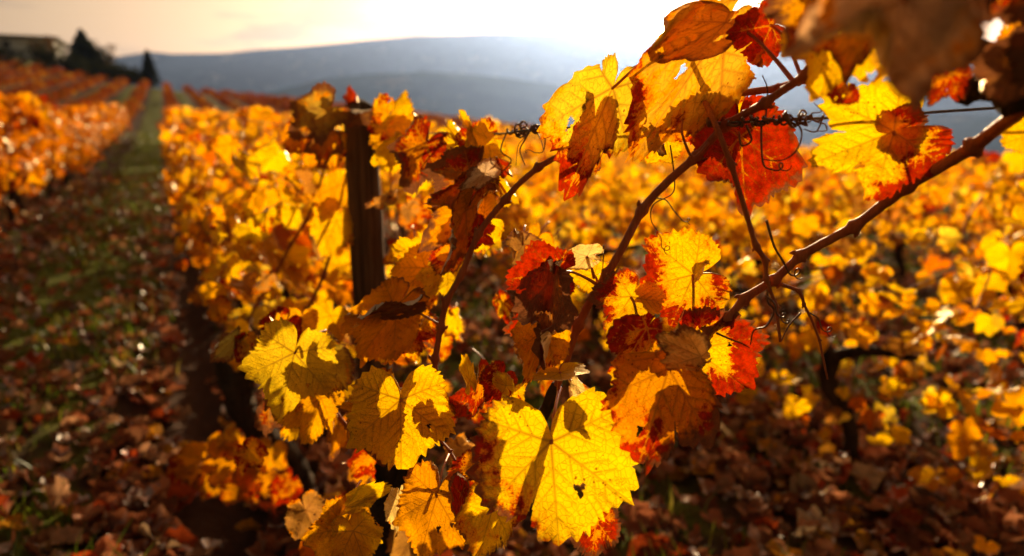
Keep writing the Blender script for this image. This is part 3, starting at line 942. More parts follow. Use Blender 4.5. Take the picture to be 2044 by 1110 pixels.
hx, hy, hz = place(12, HD + 24)
house = empty('farmhouse', (hx, hy, hz), 'pale farmhouse with a dark low roof on the crest', 'house')
hr = math.radians(24)


def hp(a, b, c): return (hx + a * math.cos(hr) - b * math.sin(hr), hy + a * math.sin(hr) + b * math.cos(hr), hz + c)


HH = 2.1
MB().box(hp(-2, 0, HH / 2 - .3), (9, 4, HH / 2 + .3), hr).build('wall', M['wall'], house, smooth=False)
rf = MB()
pts = [hp(a, b, c) for a, b, c in ((-11.8, -4.8, HH + .003), (7.8, -4.8, HH + .003), (7.8, 4.8, HH + .003), (-11.8, 4.8, HH + .003), (-11.8, -4.8, HH + .25), (7.8, -4.8, HH + .25), (7.8, 4.8, HH + .25), (-11.8, 4.8, HH + .25), (-8, 0, HH + .85), (5.0, 0, HH + .85))]
rf.add(pts, [np.array([[0, 3, 2, 1], [0, 1, 5, 4], [1, 2, 6, 5], [2, 3, 7, 6], [3, 0, 4, 7], [4, 5, 9, 8], [6, 7, 8, 9]]), np.array([[5, 6, 9], [7, 4, 8]])])
roof = rf.build('roof', M['roof'], house, smooth=False)
MB().box(hp(-3.5, .3, HH + .9), (.35, .35, .45), hr).build('chimney', M['wall'], roof, smooth=False)
for a in (-7, -3, 1.5, 5):
    MB().box(hp(a, -4.02, 1.15), (.45, .06, .5), hr).build('window', M['shutter'], house, smooth=False)

# ------------------------------------------------------------------ post and wire
pt = at(717, 212, 1.42); pb = at(739, 600, 1.42 + .2147 * .43)
dirv = (pb - pt) / np.linalg.norm(pb - pt)
foot = pt + dirv * ((pt[2] - float(ground(pt[0], pt[1])) + .1) / -dirv[2])
post_root = empty('wooden_post', (foot[0], foot[1], float(ground(foot[0], foot[1]))), 'dark weathered wooden post among the yellow leaves', 'post')
ppath = smooth_path([foot, foot + (pt - foot) * .33, foot + (pt - foot) * .66, pt], 10)
pv_, pf_ = tube(ppath, [.041, .040, .038, .034], 18, rough=.018, rs=4)
obj('shaft', pv_, pf_, M['post'], post_root)
st, sf = tube(smooth_path([pt + np.array([.030, -.02, -.055]), pt + np.array([.036, -.034, -.05]), pt + np.array([.044, -.03, -.056])], 4), [.0018, .0018], 6)
obj('staple', st, sf, M['wire'], post_root)

wire_pts = [at(300, 205, 5.2), at(560, 250, 1.95), at(752, 262, 1.38), at(960, 268, .95), at(1085, 257, .80), at(1430, 246, .63), at(1640, 236, .583), at(1800, 228, .59), at(1950, 218, .58), at(2150, 205, .56)]
wpath = smooth_path(wire_pts, 14)
wv, wf = tube(wpath, [.0013], 7)
wire = obj('trellis_wire', wv, wf, M['wire'], None, wire_pts[2])
tag(wire, 'thin dark wire stretched from the post and wound with tendrils', 'wire')


# ------------------------------------------------------------------ the three vines in front
def vine_root(u, v, label):
    x, y = xy(u, v)
    return empty('grapevine', (x, y, float(ground_uv(u, v)) + .03), label, 'grapevine')


VA = vine_root(1.20, V0, 'grapevine with the big sharp yellow leaf and two red canes crossing the wire')
VB = vine_root(2.14, V0 + .02, 'grapevine with a crooked black trunk and golden leaves round the post')
VZ = vine_root(.12, V0 + .10, 'grapevine with the thick diagonal cane and the blurred dark leaves in the upper corner')


def trunk(root, pts, rad, seed):
    mb = MB(); mb.add(*tube(smooth_path(pts, 8), rad, 12, rough=.13, rs=seed))
    return mb


def cane(root, pts, rad, knots=(), mat='cane', seg=12, name='cane', n=14):
    pts = [np.array(p) for p in pts]; rad = np.array(rad) * .84
    p = smooth_path(pts, n); L_ = np.concatenate([[0], np.cumsum(np.linalg.norm(np.diff(p, axis=0), axis=1))]); tot_ = L_[-1]; L_ /= tot_
    kn = sorted(list(knots) + [k + .5 * (k2 - k) for k, k2 in zip([0.02] + list(knots), list(knots) + [.98])]) if knots else []
    zig = np.interp(L_, [0] + kn + [1], [0] + [(-1) ** i * .0022 for i in range(len(kn))] + [0]) if kn else 0 * L_
    tg = np.gradient(p, axis=0); tg /= np.linalg.norm(tg, axis=1, keepdims=True)
    side = np.cross(tg, FWD); side /= np.linalg.norm(side, axis=1, keepdims=True) + 1e-9
    p = p + side * zig[:, None]
    mb = MB(); mb.add(*tube(p, rad, seg, knot=[(k, .75) for k in kn], rough=.035, rs=len(pts)))
    for i, k in enumerate(kn):                                # buds and leaf scars at the nodes
        j = int(np.argmin(np.abs(L_ - k))); rr = float(np.interp(k, np.linspace(0, 1, len(rad)), rad)); sg = (-1) ** i
        b0 = p[j] + side[j] * sg * rr * .9; b1 = b0 + side[j] * sg * rr * 1.1 + tg[j] * rr * 1.3
        mb.add(*tube([b0, (b0 + b1) / 2 + side[j] * sg * rr * .25, b1], [rr * .75, rr * .62, rr * .15], 7))
    return mb.build(name, M[mat], root, pts[0])


oA = ORIGIN[VA.name]; oB = ORIGIN[VB.name]; oZ = ORIGIN[VZ.name]
tA = trunk(VA, [oA - [0, 0, .1], oA + [.02, -.02, .15], oA + [-.04, .03, .32], at(768, 1010, 1.06), at(772, 930, .98)], [.045, .032, .034, .026, .016], 1)
tA.add(*tube(smooth_path([at(768, 1010, 1.06), at(830, 900, .96), at(868, 790, .87)], 6), [.024, .014, .008], 10, rough=.10, rs=2))
tA.add(*tube(smooth_path([at(768, 1010, 1.06), at(930, 960, .90), at(1060, 860, .80), at(1112, 770, .73)], 6), [.024, .013, .009, .0065], 10, rough=.08, rs=3))
tA.build('trunk', M['bark'], VA)
tB = trunk(VB, [at(612, 1010, 2.1) - [0, 0, .1], at(600, 985, 2.09), at(585, 940, 2.06), at(545, 890, 2.0), at(500, 850, 1.96), at(478, 790, 1.94), at(480, 740, 1.92), at(455, 720, 1.92), at(452, 770, 1.93)],
           [.062, .05, .045, .050, .040, .036, .042, .034, .02], 6)
tB.add(*tube(smooth_path([at(480, 735, 1.92), at(520, 700, 1.85), at(580, 690, 1.75)], 5), [.034, .022, .013], 9, rough=.12, rs=8))
tB.build('trunk', M['bark'], VB)
tZ = trunk(VZ, [oZ - [0, 0, .1], oZ + [.05, .02, .3], oZ + [.10, .0, .62], at(2260, 420, .40), at(2130, 240, .42), at(2040, 185, .44), at(1965, 172, .46), at(1925, 188, .48)], [.045, .035, .030, .028, .024, .022, .015, .008], 9)
tZ.add(*tube(smooth_path([at(2050, 190, .44), at(1985, 120, .43), at(1930, 95, .42)], 5), [.016, .010, .006], 9, rough=.12, rs=11))
tZ.build('trunk', M['bark'], VZ)

cane(VZ, [at(2060, 205, .47), at(1960, 275, .52), at(1870, 338, .555), at(1720, 437, .60), at(1600, 515, .635), at(1535, 562, .65), at(1440, 640, .665), at(1378, 697, .67)],
     [.0068, .0062, .0056, .0052, .0048, .0047, .0044, .0040], (.33, .62, .80, .93))
cane(VA, [at(1112, 770, .73), at(1150, 672, .715), at(1190, 577, .70), at(1240, 497, .685), at(1310, 388, .67), at(1420, 280, .64), at(1520, 205, .60), at(1600, 160, .575), at(1720, 90, .53)],
     [.0050, .0050, .0049, .0048, .0048, .0046, .0043, .0040, .0032], (.30, .62, .80))
cane(VA, [at(868, 790, .87), at(873, 700, .86), at(884, 630, .85), at(945, 492, .83), at(1010, 392, .81), at(1085, 332, .79), at(1170, 285, .77)], [.0050, .0047, .0045, .0044, .0043, .0040, .0036], (.23, .42, .70))
cane(VA, [at(1300, 243, .70), at(1362, 215, .68), at(1450, 193, .65), at(1548, 173, .61), at(1640, 160, .57)], [.0030, .0036, .0038, .0040, .0030], (.75,))
cane(VZ, [at(1375, 105, .70), at(1395, 158, .675), at(1428, 248, .612), at(1455, 330, .61), at(1490, 425, .62), at(1528, 535, .635), at(1540, 590, .64), at(1558, 682, .645)], [.0030, .0032, .0032, .0030, .0028, .0028, .0020, .0016], (.26, .72, .82))
cane(VZ, [at(1560, 568, .64), at(1598, 590, .645), at(1618, 630, .65), at(1634, 690, .655), at(1652, 757, .66)], [.0022, .0018, .0014, .0013, .0010], (.3,))
cane(VA, [at(1418, 280, .64), at(1398, 304, .635), at(1380, 312, .63), at(1362, 268, .63), at(1362, 240, .64)], [.0020, .0017, .0014, .0012], ())
cane(VB, [at(1000, 268, .9), at(945, 262, .98), at(850, 300, 1.1), at(745, 330, 1.3)], [.0022, .0024, .0026], (.5,))
cane(VB, [at(470, 690, 1.85), at(540, 560, 1.75), at(620, 420, 1.6), at(660, 300, 1.5)], [.006, .005, .004, .003], (.4, .7))
cane(VB, [at(580, 690, 1.75), at(640, 560, 1.6), at(690, 400, 1.5), at(705, 215, 1.44)], [.006, .005, .004, .003], (.4, .7))
cane(VA, [at(868, 865, .80), at(905, 915, .77), at(950, 962, .73), at(968, 985, .70)], [.0020, .0022, .0022], (.5,))
cane(VA, [at(772, 930, .98), at(700, 860, .95), at(640, 790, .93), at(590, 700, .88)], [.007, .004, .003, .002], (.5,))

# tendrils: coils round the wire and loose curls
def coil(root, a, b, rad, turns, thick, seed, tail=None):
    r = np.random.default_rng(seed)
    a, b = np.array(a), np.array(b); ax = (b - a); ln = np.linalg.norm(ax); ax /= ln
    p = np.cross(ax, [0, 0, 1.0]); p /= np.linalg.norm(p); q = np.cross(ax, p)
    n = int(turns * 15)
    walk = lambda k, amp: np.interp(np.arange(n + 1), np.linspace(0, n, max(int(turns * k), 3)), r.normal(0, amp, max(int(turns * k), 3)))
    ang = np.cumsum((2 * math.pi / 15) * np.clip(1 + walk(2.2, .75), -.6, 2.2)); ang0 = r.uniform(0, 6)
    tt = np.linspace(0, 1, n + 1) + walk(2.5, .06); rr = rad * np.clip(.62 + walk(2.0, .42), .28, 1.5)
    off = np.stack([walk(1.2, rad * .25) for _ in range(2)])
    pts = [a + ax * ln * tt[i] + p * (math.cos(ang[i] + ang0) * rr[i] + off[0, i]) + q * (math.sin(ang[i] + ang0) * rr[i] + off[1, i]) for i in range(n + 1)]
    if tail: pts = pts + list(smooth_path([pts[-1]] + [np.array(t) for t in tail], 8)[1:])
    v, f = tube(np.array(pts), [thick * 1.25, thick, thick * .85, thick * .4], 6)
    return obj('tendril', v, f, M['tendril'], root, pts[0])


def curl_(root, pts, thick, curls=(), seed=0):
    """loose tendril, its end wound into small loops"""
    p = [np.array(q) for q in pts]; path = list(smooth_path(p, 10))
    for (rad, turns) in curls:
        e = path[-1]; d = path[-1] - path[-2]; d /= np.linalg.norm(d)
        n_ = np.cross(d, FWD); n_ /= np.linalg.norm(n_); c = e + n_ * rad
        for i in range(1, int(turns * 14)):
            a = i / 14 * 2 * math.pi; k = 1 - .35 * i / (turns * 14)
            path.append(c + (-n_ * math.cos(a) + d * math.sin(a)) * rad * k + FWD * (-.0005 * i) + d * .0004 * i)
    v, f = tube(np.array(path), [thick, thick * .8, thick * .5], 6)
    return obj('tendril', v, f, M['tendril'], root, pts[0])


coil(VZ, at(1412, 247, .625), at(1440, 244, .62), .0052, 4, .0016, 1)
coil(VZ, at(1455, 246, .62), at(1570, 240, .585), .0040, 8, .0012, 2, [at(1600, 262, .575), at(1590, 300, .575), at(1560, 320, .58), at(1520, 318, .58)])
coil(VZ, at(1500, 243, .60), at(1640, 236, .57), .0050, 7, .0012, 3, [at(1650, 260, .57), at(1632, 262, .57)])
coil(VZ, at(1540, 240, .59), at(1620, 236, .57), .0075, 4, .0010, 4, [at(1640, 222, .57), at(1625, 205, .57)])
coil(VZ, at(1575, 238, .585), at(1635, 235, .57), .0090, 3, .0011, 14, [at(1630, 262, .572), at(1605, 258, .574)])
coil(VA, at(1012, 262, .88), at(1072, 258, .82), .0048, 7, .0012, 5, [at(1080, 280, .81), at(1085, 300, .8)])
coil(VA, at(1030, 262, .86), at(1050, 260, .85), .0085, 3, .0011, 6, [at(1035, 290, .85), at(1030, 330, .85)])
coil(VA, at(1062, 258, .82), at(1088, 257, .80), .0050, 3, .0013, 16)
coil(VA, at(1350, 250, .66), at(1400, 247, .64), .0042, 4, .0012, 7)
coil(VB, at(855, 285, 1.1), at(885, 282, 1.05), .008, 4, .0018, 8, [at(860, 320, 1.08), at(875, 350, 1.06)])
curl_(VA, [at(1012, 262, .87), at(1000, 300, .86), at(1020, 320, .86), at(1000, 345, .86), at(985, 350, .86)], .0011, [(.004, 1.2)])
curl_(VA, [at(1090, 262, .8), at(1085, 300, .8), at(1070, 305, .8), at(1058, 300, .8)], .0009, [(.003, .8)])
curl_(VA, [at(1062, 250, .82), at(1050, 275, .82), at(1038, 300, .82), at(1048, 330, .82)], .0012)
curl_(VA, [at(1338, 290, .665), at(1345, 345, .665), at(1343, 385, .665), at(1305, 408, .665), at(1300, 440, .665), at(1318, 470, .665), at(1320, 490, .665)], .0008, [(.004, 1.3)])
curl_(VA, [at(1310, 395, .665), at(1330, 400, .665), at(1345, 420, .66), at(1362, 440, .66)], .0007, [(.003, 1.2)])
curl_(VZ, [at(1528, 240, .6), at(1532, 180, .6), at(1522, 150, .6)], .0009)
curl_(VZ, [at(1520, 245, .6), at(1520, 290, .6), at(1525, 330, .6), at(1545, 340, .6)], .0010, [(.004, 1.5)])
curl_(VZ, [at(1490, 250, .61), at(1500, 280, .61), at(1480, 290, .61), at(1475, 262, .61)], .0011)
curl_(VZ, [at(1535, 562, .645), at(1532, 600, .64), at(1545, 620, .64), at(1530, 650, .64), at(1505, 660, .645), at(1498, 688, .65)], .0012)
curl_(VZ, [at(1530, 440, .625), at(1545, 490, .63), at(1562, 520, .635), at(1575, 545, .64)], .0013, [(.005, 1.4)])
curl_(VZ, [at(1608, 620, .65), at(1632, 635, .65), at(1640, 655, .65)], .0008, [(.004, 1.6)])
curl_(VZ, [at(1598, 625, .65), at(1575, 650, .65), at(1560, 680, .65)], .0010)
curl_(VZ, [at(1528, 590, .64), at(1545, 605, .635), at(1550, 625, .635)], .0010, [(.0035, 2.0)])
curl_(VZ, [at(1430, 665, .66), at(1465, 680, .655), at(1495, 690, .655)], .0012)
curl_(VA, [at(1205, 490, .69), at(1204, 520, .69), at(1203, 540, .69)], .0009)
curl_(VB, [at(905, 430, .9), at(925, 480, .88), at(945, 515, .86), at(960, 540, .85)], .0008)
curl_(VA, [at(1000, 350, .86), at(970, 335, .9), at(945, 350, .92), at(930, 330, .92)], .0012)

# ------------------------------------------------------------------ the leaves in front, one by one
# -- big leaf and its neighbours
leaf(VA, (1100, 882, .62), (1118, 1122, .605), .96, basal=.76, wave=.05, curl=.22, tint=LEM, red=.03, rdir=(1.0, .40), redge=.7, brown=.05, bdir=(.6, .2), stalk=(1118, 775, .70), sinus=.6, fold=(6, 6), label='large pale yellow leaf with red margins and cane shadows across it', na=360, nr=40, stalk_r=.002)
leaf(VA, (1335, 735, .60), (1270, 945, .585), .84, basal=.4, wave=.08, curl=.5, tint=AMB, red=.33, rdir=(0, .3), brown=.16, bdir=(-.9, .1), fold=(12, 25), bend=.35, stalk=(1380, 700, .665), label='large amber leaf hanging in shade with a browned edge', na=320, nr=36)
leaf(VZ, (1400, 712, .588), (1290, 668, .590), .62, basal=.3, twist=-12, wave=.09, curl=.7, tint=PAL, red=.15, brown=.34, bdir=(.5, 0), bend=.5, fold=(15, 10), label='pale tan leaf folded over the amber one')
leaf(VA, (1292, 655, .62), (1222, 765, .612), .75, basal=.4, wave=.07, curl=.4, tint=YEL, red=.60, rdir=(.5, -.5), redge=.3, brown=.1, fold=(10, 30), label='red lobe with a yellow patch')
leaf(VZ, (1385, 697, .668), (1512, 792, .66), .98, wave=.06, curl=.25, tint=YEL, red=.50, rdir=(-.3, .25), redge=1.5, brown=.10, bdir=(-.7, -.4), sinus=.5, fold=(8, 8), teeth=.11, label='bright red leaf with a yellow heart', stalk=(1392, 688, .67), na=300, nr=34)
leaf(VA, (1385, 548, .675), (1246, 583, .67), .95, wave=.06, curl=.3, tint=YEL, red=.36, rdir=(-.1, .5), redge=.5, brown=.06, fold=(5, 14), stalk=(1380, 690, .675), label='yellow leaf flushed red along its veins', na=280, nr=32)
leaf(VA, (1395, 545, .672), (1408, 500, .69), .35, twist=50, tint=PAL, red=.1, brown=.1, na=80, nr=12)
leaf(VA, (1260, 592, .665), (1203, 676, .655), 1.0, wave=.06, curl=.3, tint=YEL, red=.30, rdir=(1.5, .1), redge=.4, brown=.14, bdir=(.9, .2), fold=(10, 6), stalk=(1275, 640, .66), label='small leaf half yellow and half dark red')
leaf(VA, (1112, 545, .668), (1002, 562, .66), 1.05, basal=.6, twist=18, wave=.08, curl=.5, tint=ORG, red=.72, redge=.3, brown=.08, fold=(25, 10), label='red orange leaf curling up beside the cane', stalk=(1190, 567, .695))
leaf(VA, (1106, 552, .655), (1080, 765, .65), .52, basal=.3, twist=-10, wave=.10, curl=.7, tint=BRN, red=.52, rdir=(0, -.5), brown=.58, bdir=(0, .6), fold=(55, 25), bend=.3, label='dry brown rolled leaf hanging down')
leaf(VA, (1100, 625, .72), (1005, 668, .72), .8, tint=RED, red=.85, brown=.3, wave=.06, curl=.3, teeth=.13, label='dark red saw-edged leaf')
leaf(VA, (1092, 655, .675), (1033, 795, .66), .52, twist=15, tint=GLD, red=.30, redge=.2, brown=.12, fold=(35, 15), curl=.4, label='golden leaf hanging folded')
leaf(VA, (1172, 512, .68), (1106, 532, .67), .52, twist=10, tint=PAL, red=.12, brown=.10, fold=(20, 20), stalk=(1186, 555, .695), na=120, nr=16)
leaf(VA, (1186, 548, .70), (1122, 556, .70), .8, tint=YEL, red=.2, brown=.1, stalk=(1195, 570, .70), na=140, nr=18)
leaf(VA, (1118, 744, .645), (1124, 775, .612), 1.05, tint=LEM, red=.08, brown=.06, curl=.1, wave=.04, bend=.5, stalk=(1114, 790, .70), na=140, nr=18)
leaf(VA, (1150, 770, .66), (1190, 830, .65), .4, tint=PAL, brown=.4, red=.3, curl=.8, fold=(30, 30), na=100, nr=14)
# -- the pair against the sun
leaf(VA, (1448, 50, .625), (1240, 352, .655), .50, basal=.3, twist=8, wave=.06, curl=.35, tint=(.70, .34, .05), red=.30, rdir=(-.1, .2), brown=.16, bdir=(-.2, -.3), fold=(14, 30), teeth=.07, stalk=(1588, 168, .585), label='large twisted golden leaf with the sun at its edge', na=320, nr=36, stalk_r=.002)
leaf(VA, (1449, 44, .612), (1262, 138, .628), .40, basal=.25, twist=-14, wave=.06, curl=.2, tint=(.58, .26, .08), red=.24, brown=.28, bdir=(0, .1), fold=(10, 30), bend=.5, teeth=.02, label='browned upper lobe folded over the golden leaf')
leaf(VA, (1300, 262, .66), (1325, 318, .655), .45, tint=PAL, brown=.42, red=.3, curl=.8, fold=(30, 20), na=100, nr=14)
leaf(VA, (1223, 174, .675), (1126, 402, .68), .62, basal=.42, wave=.06, curl=.35, tint=(.84, .58, .06), red=.12, rdir=(.1, .95), redge=.2, brown=.07, fold=(22, 4), stalk=(1440, 62, .64), label='yellow leaf turning red towards its hanging tip', na=300, nr=34)
leaf(VA, (1190, 240, .69), (1180, 372, .69), .6, tint=GLD, red=.45, brown=.2, fold=(20, 30), na=180, nr=22)
leaf(VA, (1540, 50, .615), (1452, 68, .60), 1.0, basal=.6, twist=10, tint=ORG, red=.72, redge=.3, brown=.12, curl=.5, wave=.09, fold=(12, 12), stalk=(1602, 160, .58), label='crinkled red leaf against the bright sky')
leaf(VA, (1425, 205, .72), (1352, 292, .72), .9, tint=YEL, red=.42, redge=.4, brown=.18, curl=.3, stalk=(1460, 190, .69), label='yellow and red leaf behind the wire')
leaf(VA, (1330, 280, .73), (1290, 330, .73), .9, tint=YEL, red=.25, brown=.15, curl=.4, na=140, nr=18)
leaf(VZ, (1478, 272, .665), (1492, 462, .655), .78, wave=.07, curl=.35, tint=(.70, .20, .015), red=.76, redge=.1, brown=.06, bdir=(-.4, .3), fold=(8, 38), teeth=.10, stalk=(1440, 250, .64), label='hanging blood red leaf with one side folded', na=280, nr=32)
# -- upper right, close to the lens
leaf(VZ, (1805, -5, .30), (1738, 262, .292), .74, basal=.7, wave=.20, curl=.7, tint=(.46, .28, .18), red=.22, brown=.28, bdir=(-.3, -.2), fold=(25, 10), bend=.5, label='dull brown purple leaf blurred close to the lens', stalk=(1960, 20, .40))
leaf(VZ, (1690, -10, .43), (1545, 160, .45), .75, basal=.5, wave=.14, curl=.4, tint=(.60, .26, .03), red=.36, brown=.32, fold=(15, 15), bend=.3, label='orange brown leaf in soft shade')
leaf(VZ, (1690, 55, .47), (1628, 222, .47), .85, basal=.6, wave=.07, curl=.3, tint=YEL, red=.24, rdir=(0, -.3), brown=.08, fold=(10, 10), label='glowing yellow leaf below the brown ones', stalk=(1760, 20, .48))
leaf(VZ, (1690, 175, .475), (1668, 222, .475), .8, basal=.5, tint=ORG, red=.6, brown=.2, na=140, nr=18)
leaf(VZ, (1900, -70, .38), (1760, 45, .37), .9, tint=BRN, red=.4, brown=.5, curl=.5, fold=(20, 20), bend=.3)
leaf(VZ, (2010, -50, .40), (1900, 70, .40), 1.0, tint=BRN, red=.45, brown=.55, curl=.5, fold=(20, 20))
leaf(VZ, (1640, -60, .47), (1600, 40, .46), 1.0, tint=AMB, red=.4, brown=.3, curl=.5)
leaf(VZ, (2075, 60, .45), (1965, 95, .45), .7, tint=ORG, red=.3, brown=.15, curl=.4, label='orange leaf in the dark corner')
leaf(VZ, (2070, -20, .40), (1985, 60, .40), .8, tint=BRN, red=.4, brown=.55, curl=.5)
leaf(VZ, (2035, 120, .39), (1930, 205, .40), .8, tint=BRN, red=.3, brown=.7, curl=.6, fold=(20, 20))
leaf(VZ, (2090, 90, .38), (2010, 190, .39), .9, tint=BRN, red=.3, brown=.7, curl=.6)
leaf(VZ, (1900, 150, .47), (1850, 225, .47), .7, tint=ORG, red=.65, brown=.3, curl=.5)
leaf(VZ, (2075, 262, .50), (1990, 292, .51), 1.15, tint=YEL, red=.12, brown=.06, curl=.3, label='yellow leaf below the dark vine head')
leaf(VZ, (1786, 262, .565), (1602, 335, .56), .82, wave=.05, curl=.3, tint=LEM, red=.26, rdir=(-1.3, -.5), redge=.25, brown=.05, fold=(14, 6), label='bright yellow leaf with a red wedge', stalk=(1800, 380, .58), na=280, nr=32)
leaf(VZ, (1778, 262, .57), (1868, 252, .565), .9, tint=ORG, red=.60, rdir=(0, .5), brown=.22, bdir=(0, .5), curl=.4, fold=(12, 12), label='orange red lobe right of the bright yellow leaf', teeth=.1)
# -- around the post
leaf(VB, (768, 256, 1.22), (826, 180, 1.24), .72, basal=.5, tint=YEL, red=.42, rdir=(0, -.6), brown=.1, curl=.4, fold=(15, 15), label='yellow leaf standing up beside the post top')
leaf(VB, (782, 246, 1.26), (808, 332, 1.22), .7, basal=.4, tint=GLD, red=.15, brown=.2, curl=.4, fold=(15, 20))
leaf(VB, (800, 285, 1.15), (778, 352, 1.15), .75, basal=.5, tint=YEL, red=.12, brown=.08, curl=.4, fold=(15, 10))
leaf(VB, (770, 310, 1.2), (760, 352, 1.19), .8, basal=.4, tint=YEL, red=.1, brown=.1)
leaf(VB, (742, 228, 1.36), (650, 232, 1.30), .38, basal=.4, twist=40, tint=BRN, red=.3, brown=.75, curl=.4, fold=(10, 10), label='dry dark leaf lying over the post top')
leaf(VB, (706, 218, 1.40), (698, 168, 1.40), .55, tint=RED, red=.8, brown=.3, curl=.5, fold=(25, 25), label='dark red leaf tip above the post')
leaf(VB, (648, 222, 1.3), (566, 278, 1.28), .8, tint=(.30, .22, .05), red=.25, brown=.52, curl=.5, fold=(20, 10))
leaf(VB, (630, 205, 1.35), (655, 255, 1.35), .6, tint=ORG, red=.5, brown=.3, curl=.5)
leaf(VB, (600, 262, 1.35), (572, 318, 1.34), .8, tint=AMB, red=.35, brown=.3, curl=.5)
leaf(VB, (655, 270, 1.34), (636, 345, 1.32), .6, basal=.5, tint=BRN, red=.4, brown=.5, curl=.5)
leaf(VB, (650, 280, 1.4), (605, 345, 1.4), .9, tint=GLD, red=.35, brown=.15, curl=.4)
leaf(VB, (672, 440, 1.44), (640, 520, 1.43), .8, tint=YEL, red=.2, brown=.1, curl=.4)
leaf(VB, (675, 370, 1.46), (645, 445, 1.45), .6, tint=GLD, red=.2, brown=.15, curl=.4)
leaf(VB, (962, 332, .95), (876, 222, .97), .34, twist=20, tint=YEL, red=.12, brown=.06, fold=(40, 40), curl=.3)
leaf(VB, (985, 352, .90), (906, 214, .92), .30, twist=-20, tint=YEL, red=.10, brown=.06, fold=(50, 50), curl=.2, label='narrow folded yellow leaf with a lit pale edge')
leaf(VB, (968, 288, .93), (898, 335, .93), .9, tint=YEL, red=.44, rdir=(0, .2), brown=.1, curl=.35, fold=(12, 12))
leaf(VB, (1000, 330, .88), (1034, 362, .87), .4, tint=ORG, red=.6, brown=.3, curl=.6, fold=(40, 40))
leaf(VB, (850, 290, 1.05), (800, 392, 1.02), .75, tint=ORG, red=.55, rdir=(0, -.4), brown=.32, bdir=(0, .6), curl=.5, fold=(30, 20), label='red brown leaf drooping beside the post')
leaf(VB, (820, 300, 1.1), (850, 350, 1.1), .8, tint=ORG, red=.6, brown=.2, curl=.4)
leaf(VB, (940, 345, .89), (852, 422, .90), .8, tint=BRN, red=.55, brown=.56, curl=.5, fold=(20, 10), label='dark wine brown leaf')
leaf(VB, (935, 405, .90), (842, 492, .90), .72, tint=AMB, red=.3, brown=.36, curl=.5, fold=(15, 15))
leaf(VB, (930, 420, .86), (868, 565, .86), .38, twist=20, tint=AMB, red=.4, brown=.30, curl=.5, fold=(45, 45))
leaf(VB, (968, 345, .81), (910, 382, .80), .55, tint=(.55, .38, .25), red=.12, brown=.45, curl=.5, fold=(30, 30), label='pale papery dry leaf', na=140, nr=18)
leaf(VB, (965, 440, .90), (882, 465, .92), .9, tint=LEM, red=.1, rdir=(-.4, -.5), brown=.06, curl=.3, label='lemon yellow leaf by the thin cane')
leaf(VB, (948, 455, .89), (988, 492, .88), .8, tint=ORG, red=.78, brown=.2, curl=.4)
leaf(VB, (860, 530, .97), (778, 480, .97), .8, tint=YEL, red=.1, brown=.08, curl=.4, fold=(20, 10))
leaf(VB, (850, 535, .95), (780, 605, .94), .85, tint=GLD, red=.14, brown=.14, curl=.4, fold=(15, 15))
leaf(VB, (892, 535, .92), (842, 610, .90), .6, tint=LEM, red=.06, brown=.06, curl=.4, fold=(20, 20))
leaf(VB, (905, 500, .9), (862, 560, .9), .6, tint=AMB, red=.45, brown=.3, curl=.5)
# -- lower left
leaf(VA, (790, 618, .86), (698, 742, .85), .62, tint=AMB, red=.14, brown=.16, bdir=(0, -.8), curl=.35, fold=(18, 10), stalk=(880, 650, .85), label='amber leaf folded under a dark brown edge')
leaf(VA, (795, 612, .85), (672, 642, .85), .26, twist=35, tint=BRN, red=.3, brown=.75, curl=.4, fold=(20, 20))
leaf(VA, (785, 640, .90), (850, 738, .90), .8, tint=YEL, red=.34, redge=.5, brown=.16, curl=.4)
leaf(VA, (830, 640, .92), (880, 700, .92), .7, tint=ORG, red=.6, brown=.35, curl=.5)
leaf(VA, (588, 704, .84), (556, 836, .82), 1.0, tint=(.78, .54, .05), red=.08, redge=.4, brown=.10, curl=.22, wave=.05, fold=(8, 4), label='broad yellow leaf half in shadow', stalk=(650, 660, .90), na=280, nr=30)
leaf(VA, (645, 715, .87), (700, 790, .87), .8, tint=(.40, .30, .05), red=.2, brown=.3, curl=.4)
leaf(VA, (800, 798, .735), (800, 958, .72), 1.0, tint=YEL, red=.06, redge=.35, brown=.06, curl=.22, wave=.05, fold=(4, 10), sinus=.6, label='sharp yellow leaf with a forked cane shadow', stalk=(840, 740, .80), na=300, nr=34)
leaf(VA, (770, 800, .77), (692, 892, .77), .9, tint=AMB, red=.2, brown=.2, curl=.4, fold=(10, 20), stalk=(720, 770, .85))  # amber tint stands in for shade on the yellow leaf's left lobe
leaf(VA, (870, 800, .76), (900, 862, .76), .6, tint=AMB, red=.3, brown=.2, curl=.4)
leaf(VA, (640, 795, .92), (606, 900, .91), .75, tint=GLD, red=.16, brown=.15, curl=.4, fold=(20, 20))
leaf(VA, (600, 800, .95), (570, 890, .95), .7, tint=YEL, red=.2, brown=.2, curl=.4)
leaf(VA, (540, 820, 1.0), (530, 880, 1.0), .7, tint=BRN, red=.5, brown=.6, curl=.5)
leaf(VA, (690, 1050, .79), (640, 1150, .77), 1.0, tint=GLD, red=.26, brown=.12, curl=.3, fold=(10, 10), stalk=(720, 960, .9), label='golden leaf cut by the lower frame edge')
leaf(VA, (705, 1060, .77), (735, 1140, .76), .9, tint=YEL, red=.1, brown=.08, curl=.3)
leaf(VA, (872, 990, .72), (832, 1130, .70), .85, tint=AMB, red=.14, redge=.6, brown=.15, curl=.4, fold=(8, 14), stalk=(900, 900, .80), label='shaded amber leaf with a net of veins', na=240, nr=28)
leaf(VA, (795, 1000, .75), (790, 1080, .75), .45, tint=PAL, red=.1, brown=.12, curl=.5, fold=(20, 20))
leaf(VA, (690, 1012, .79), (785, 962, .78), .32, twist=20, tint=LEM, red=.08, brown=.05, curl=.3, fold=(10, 10))
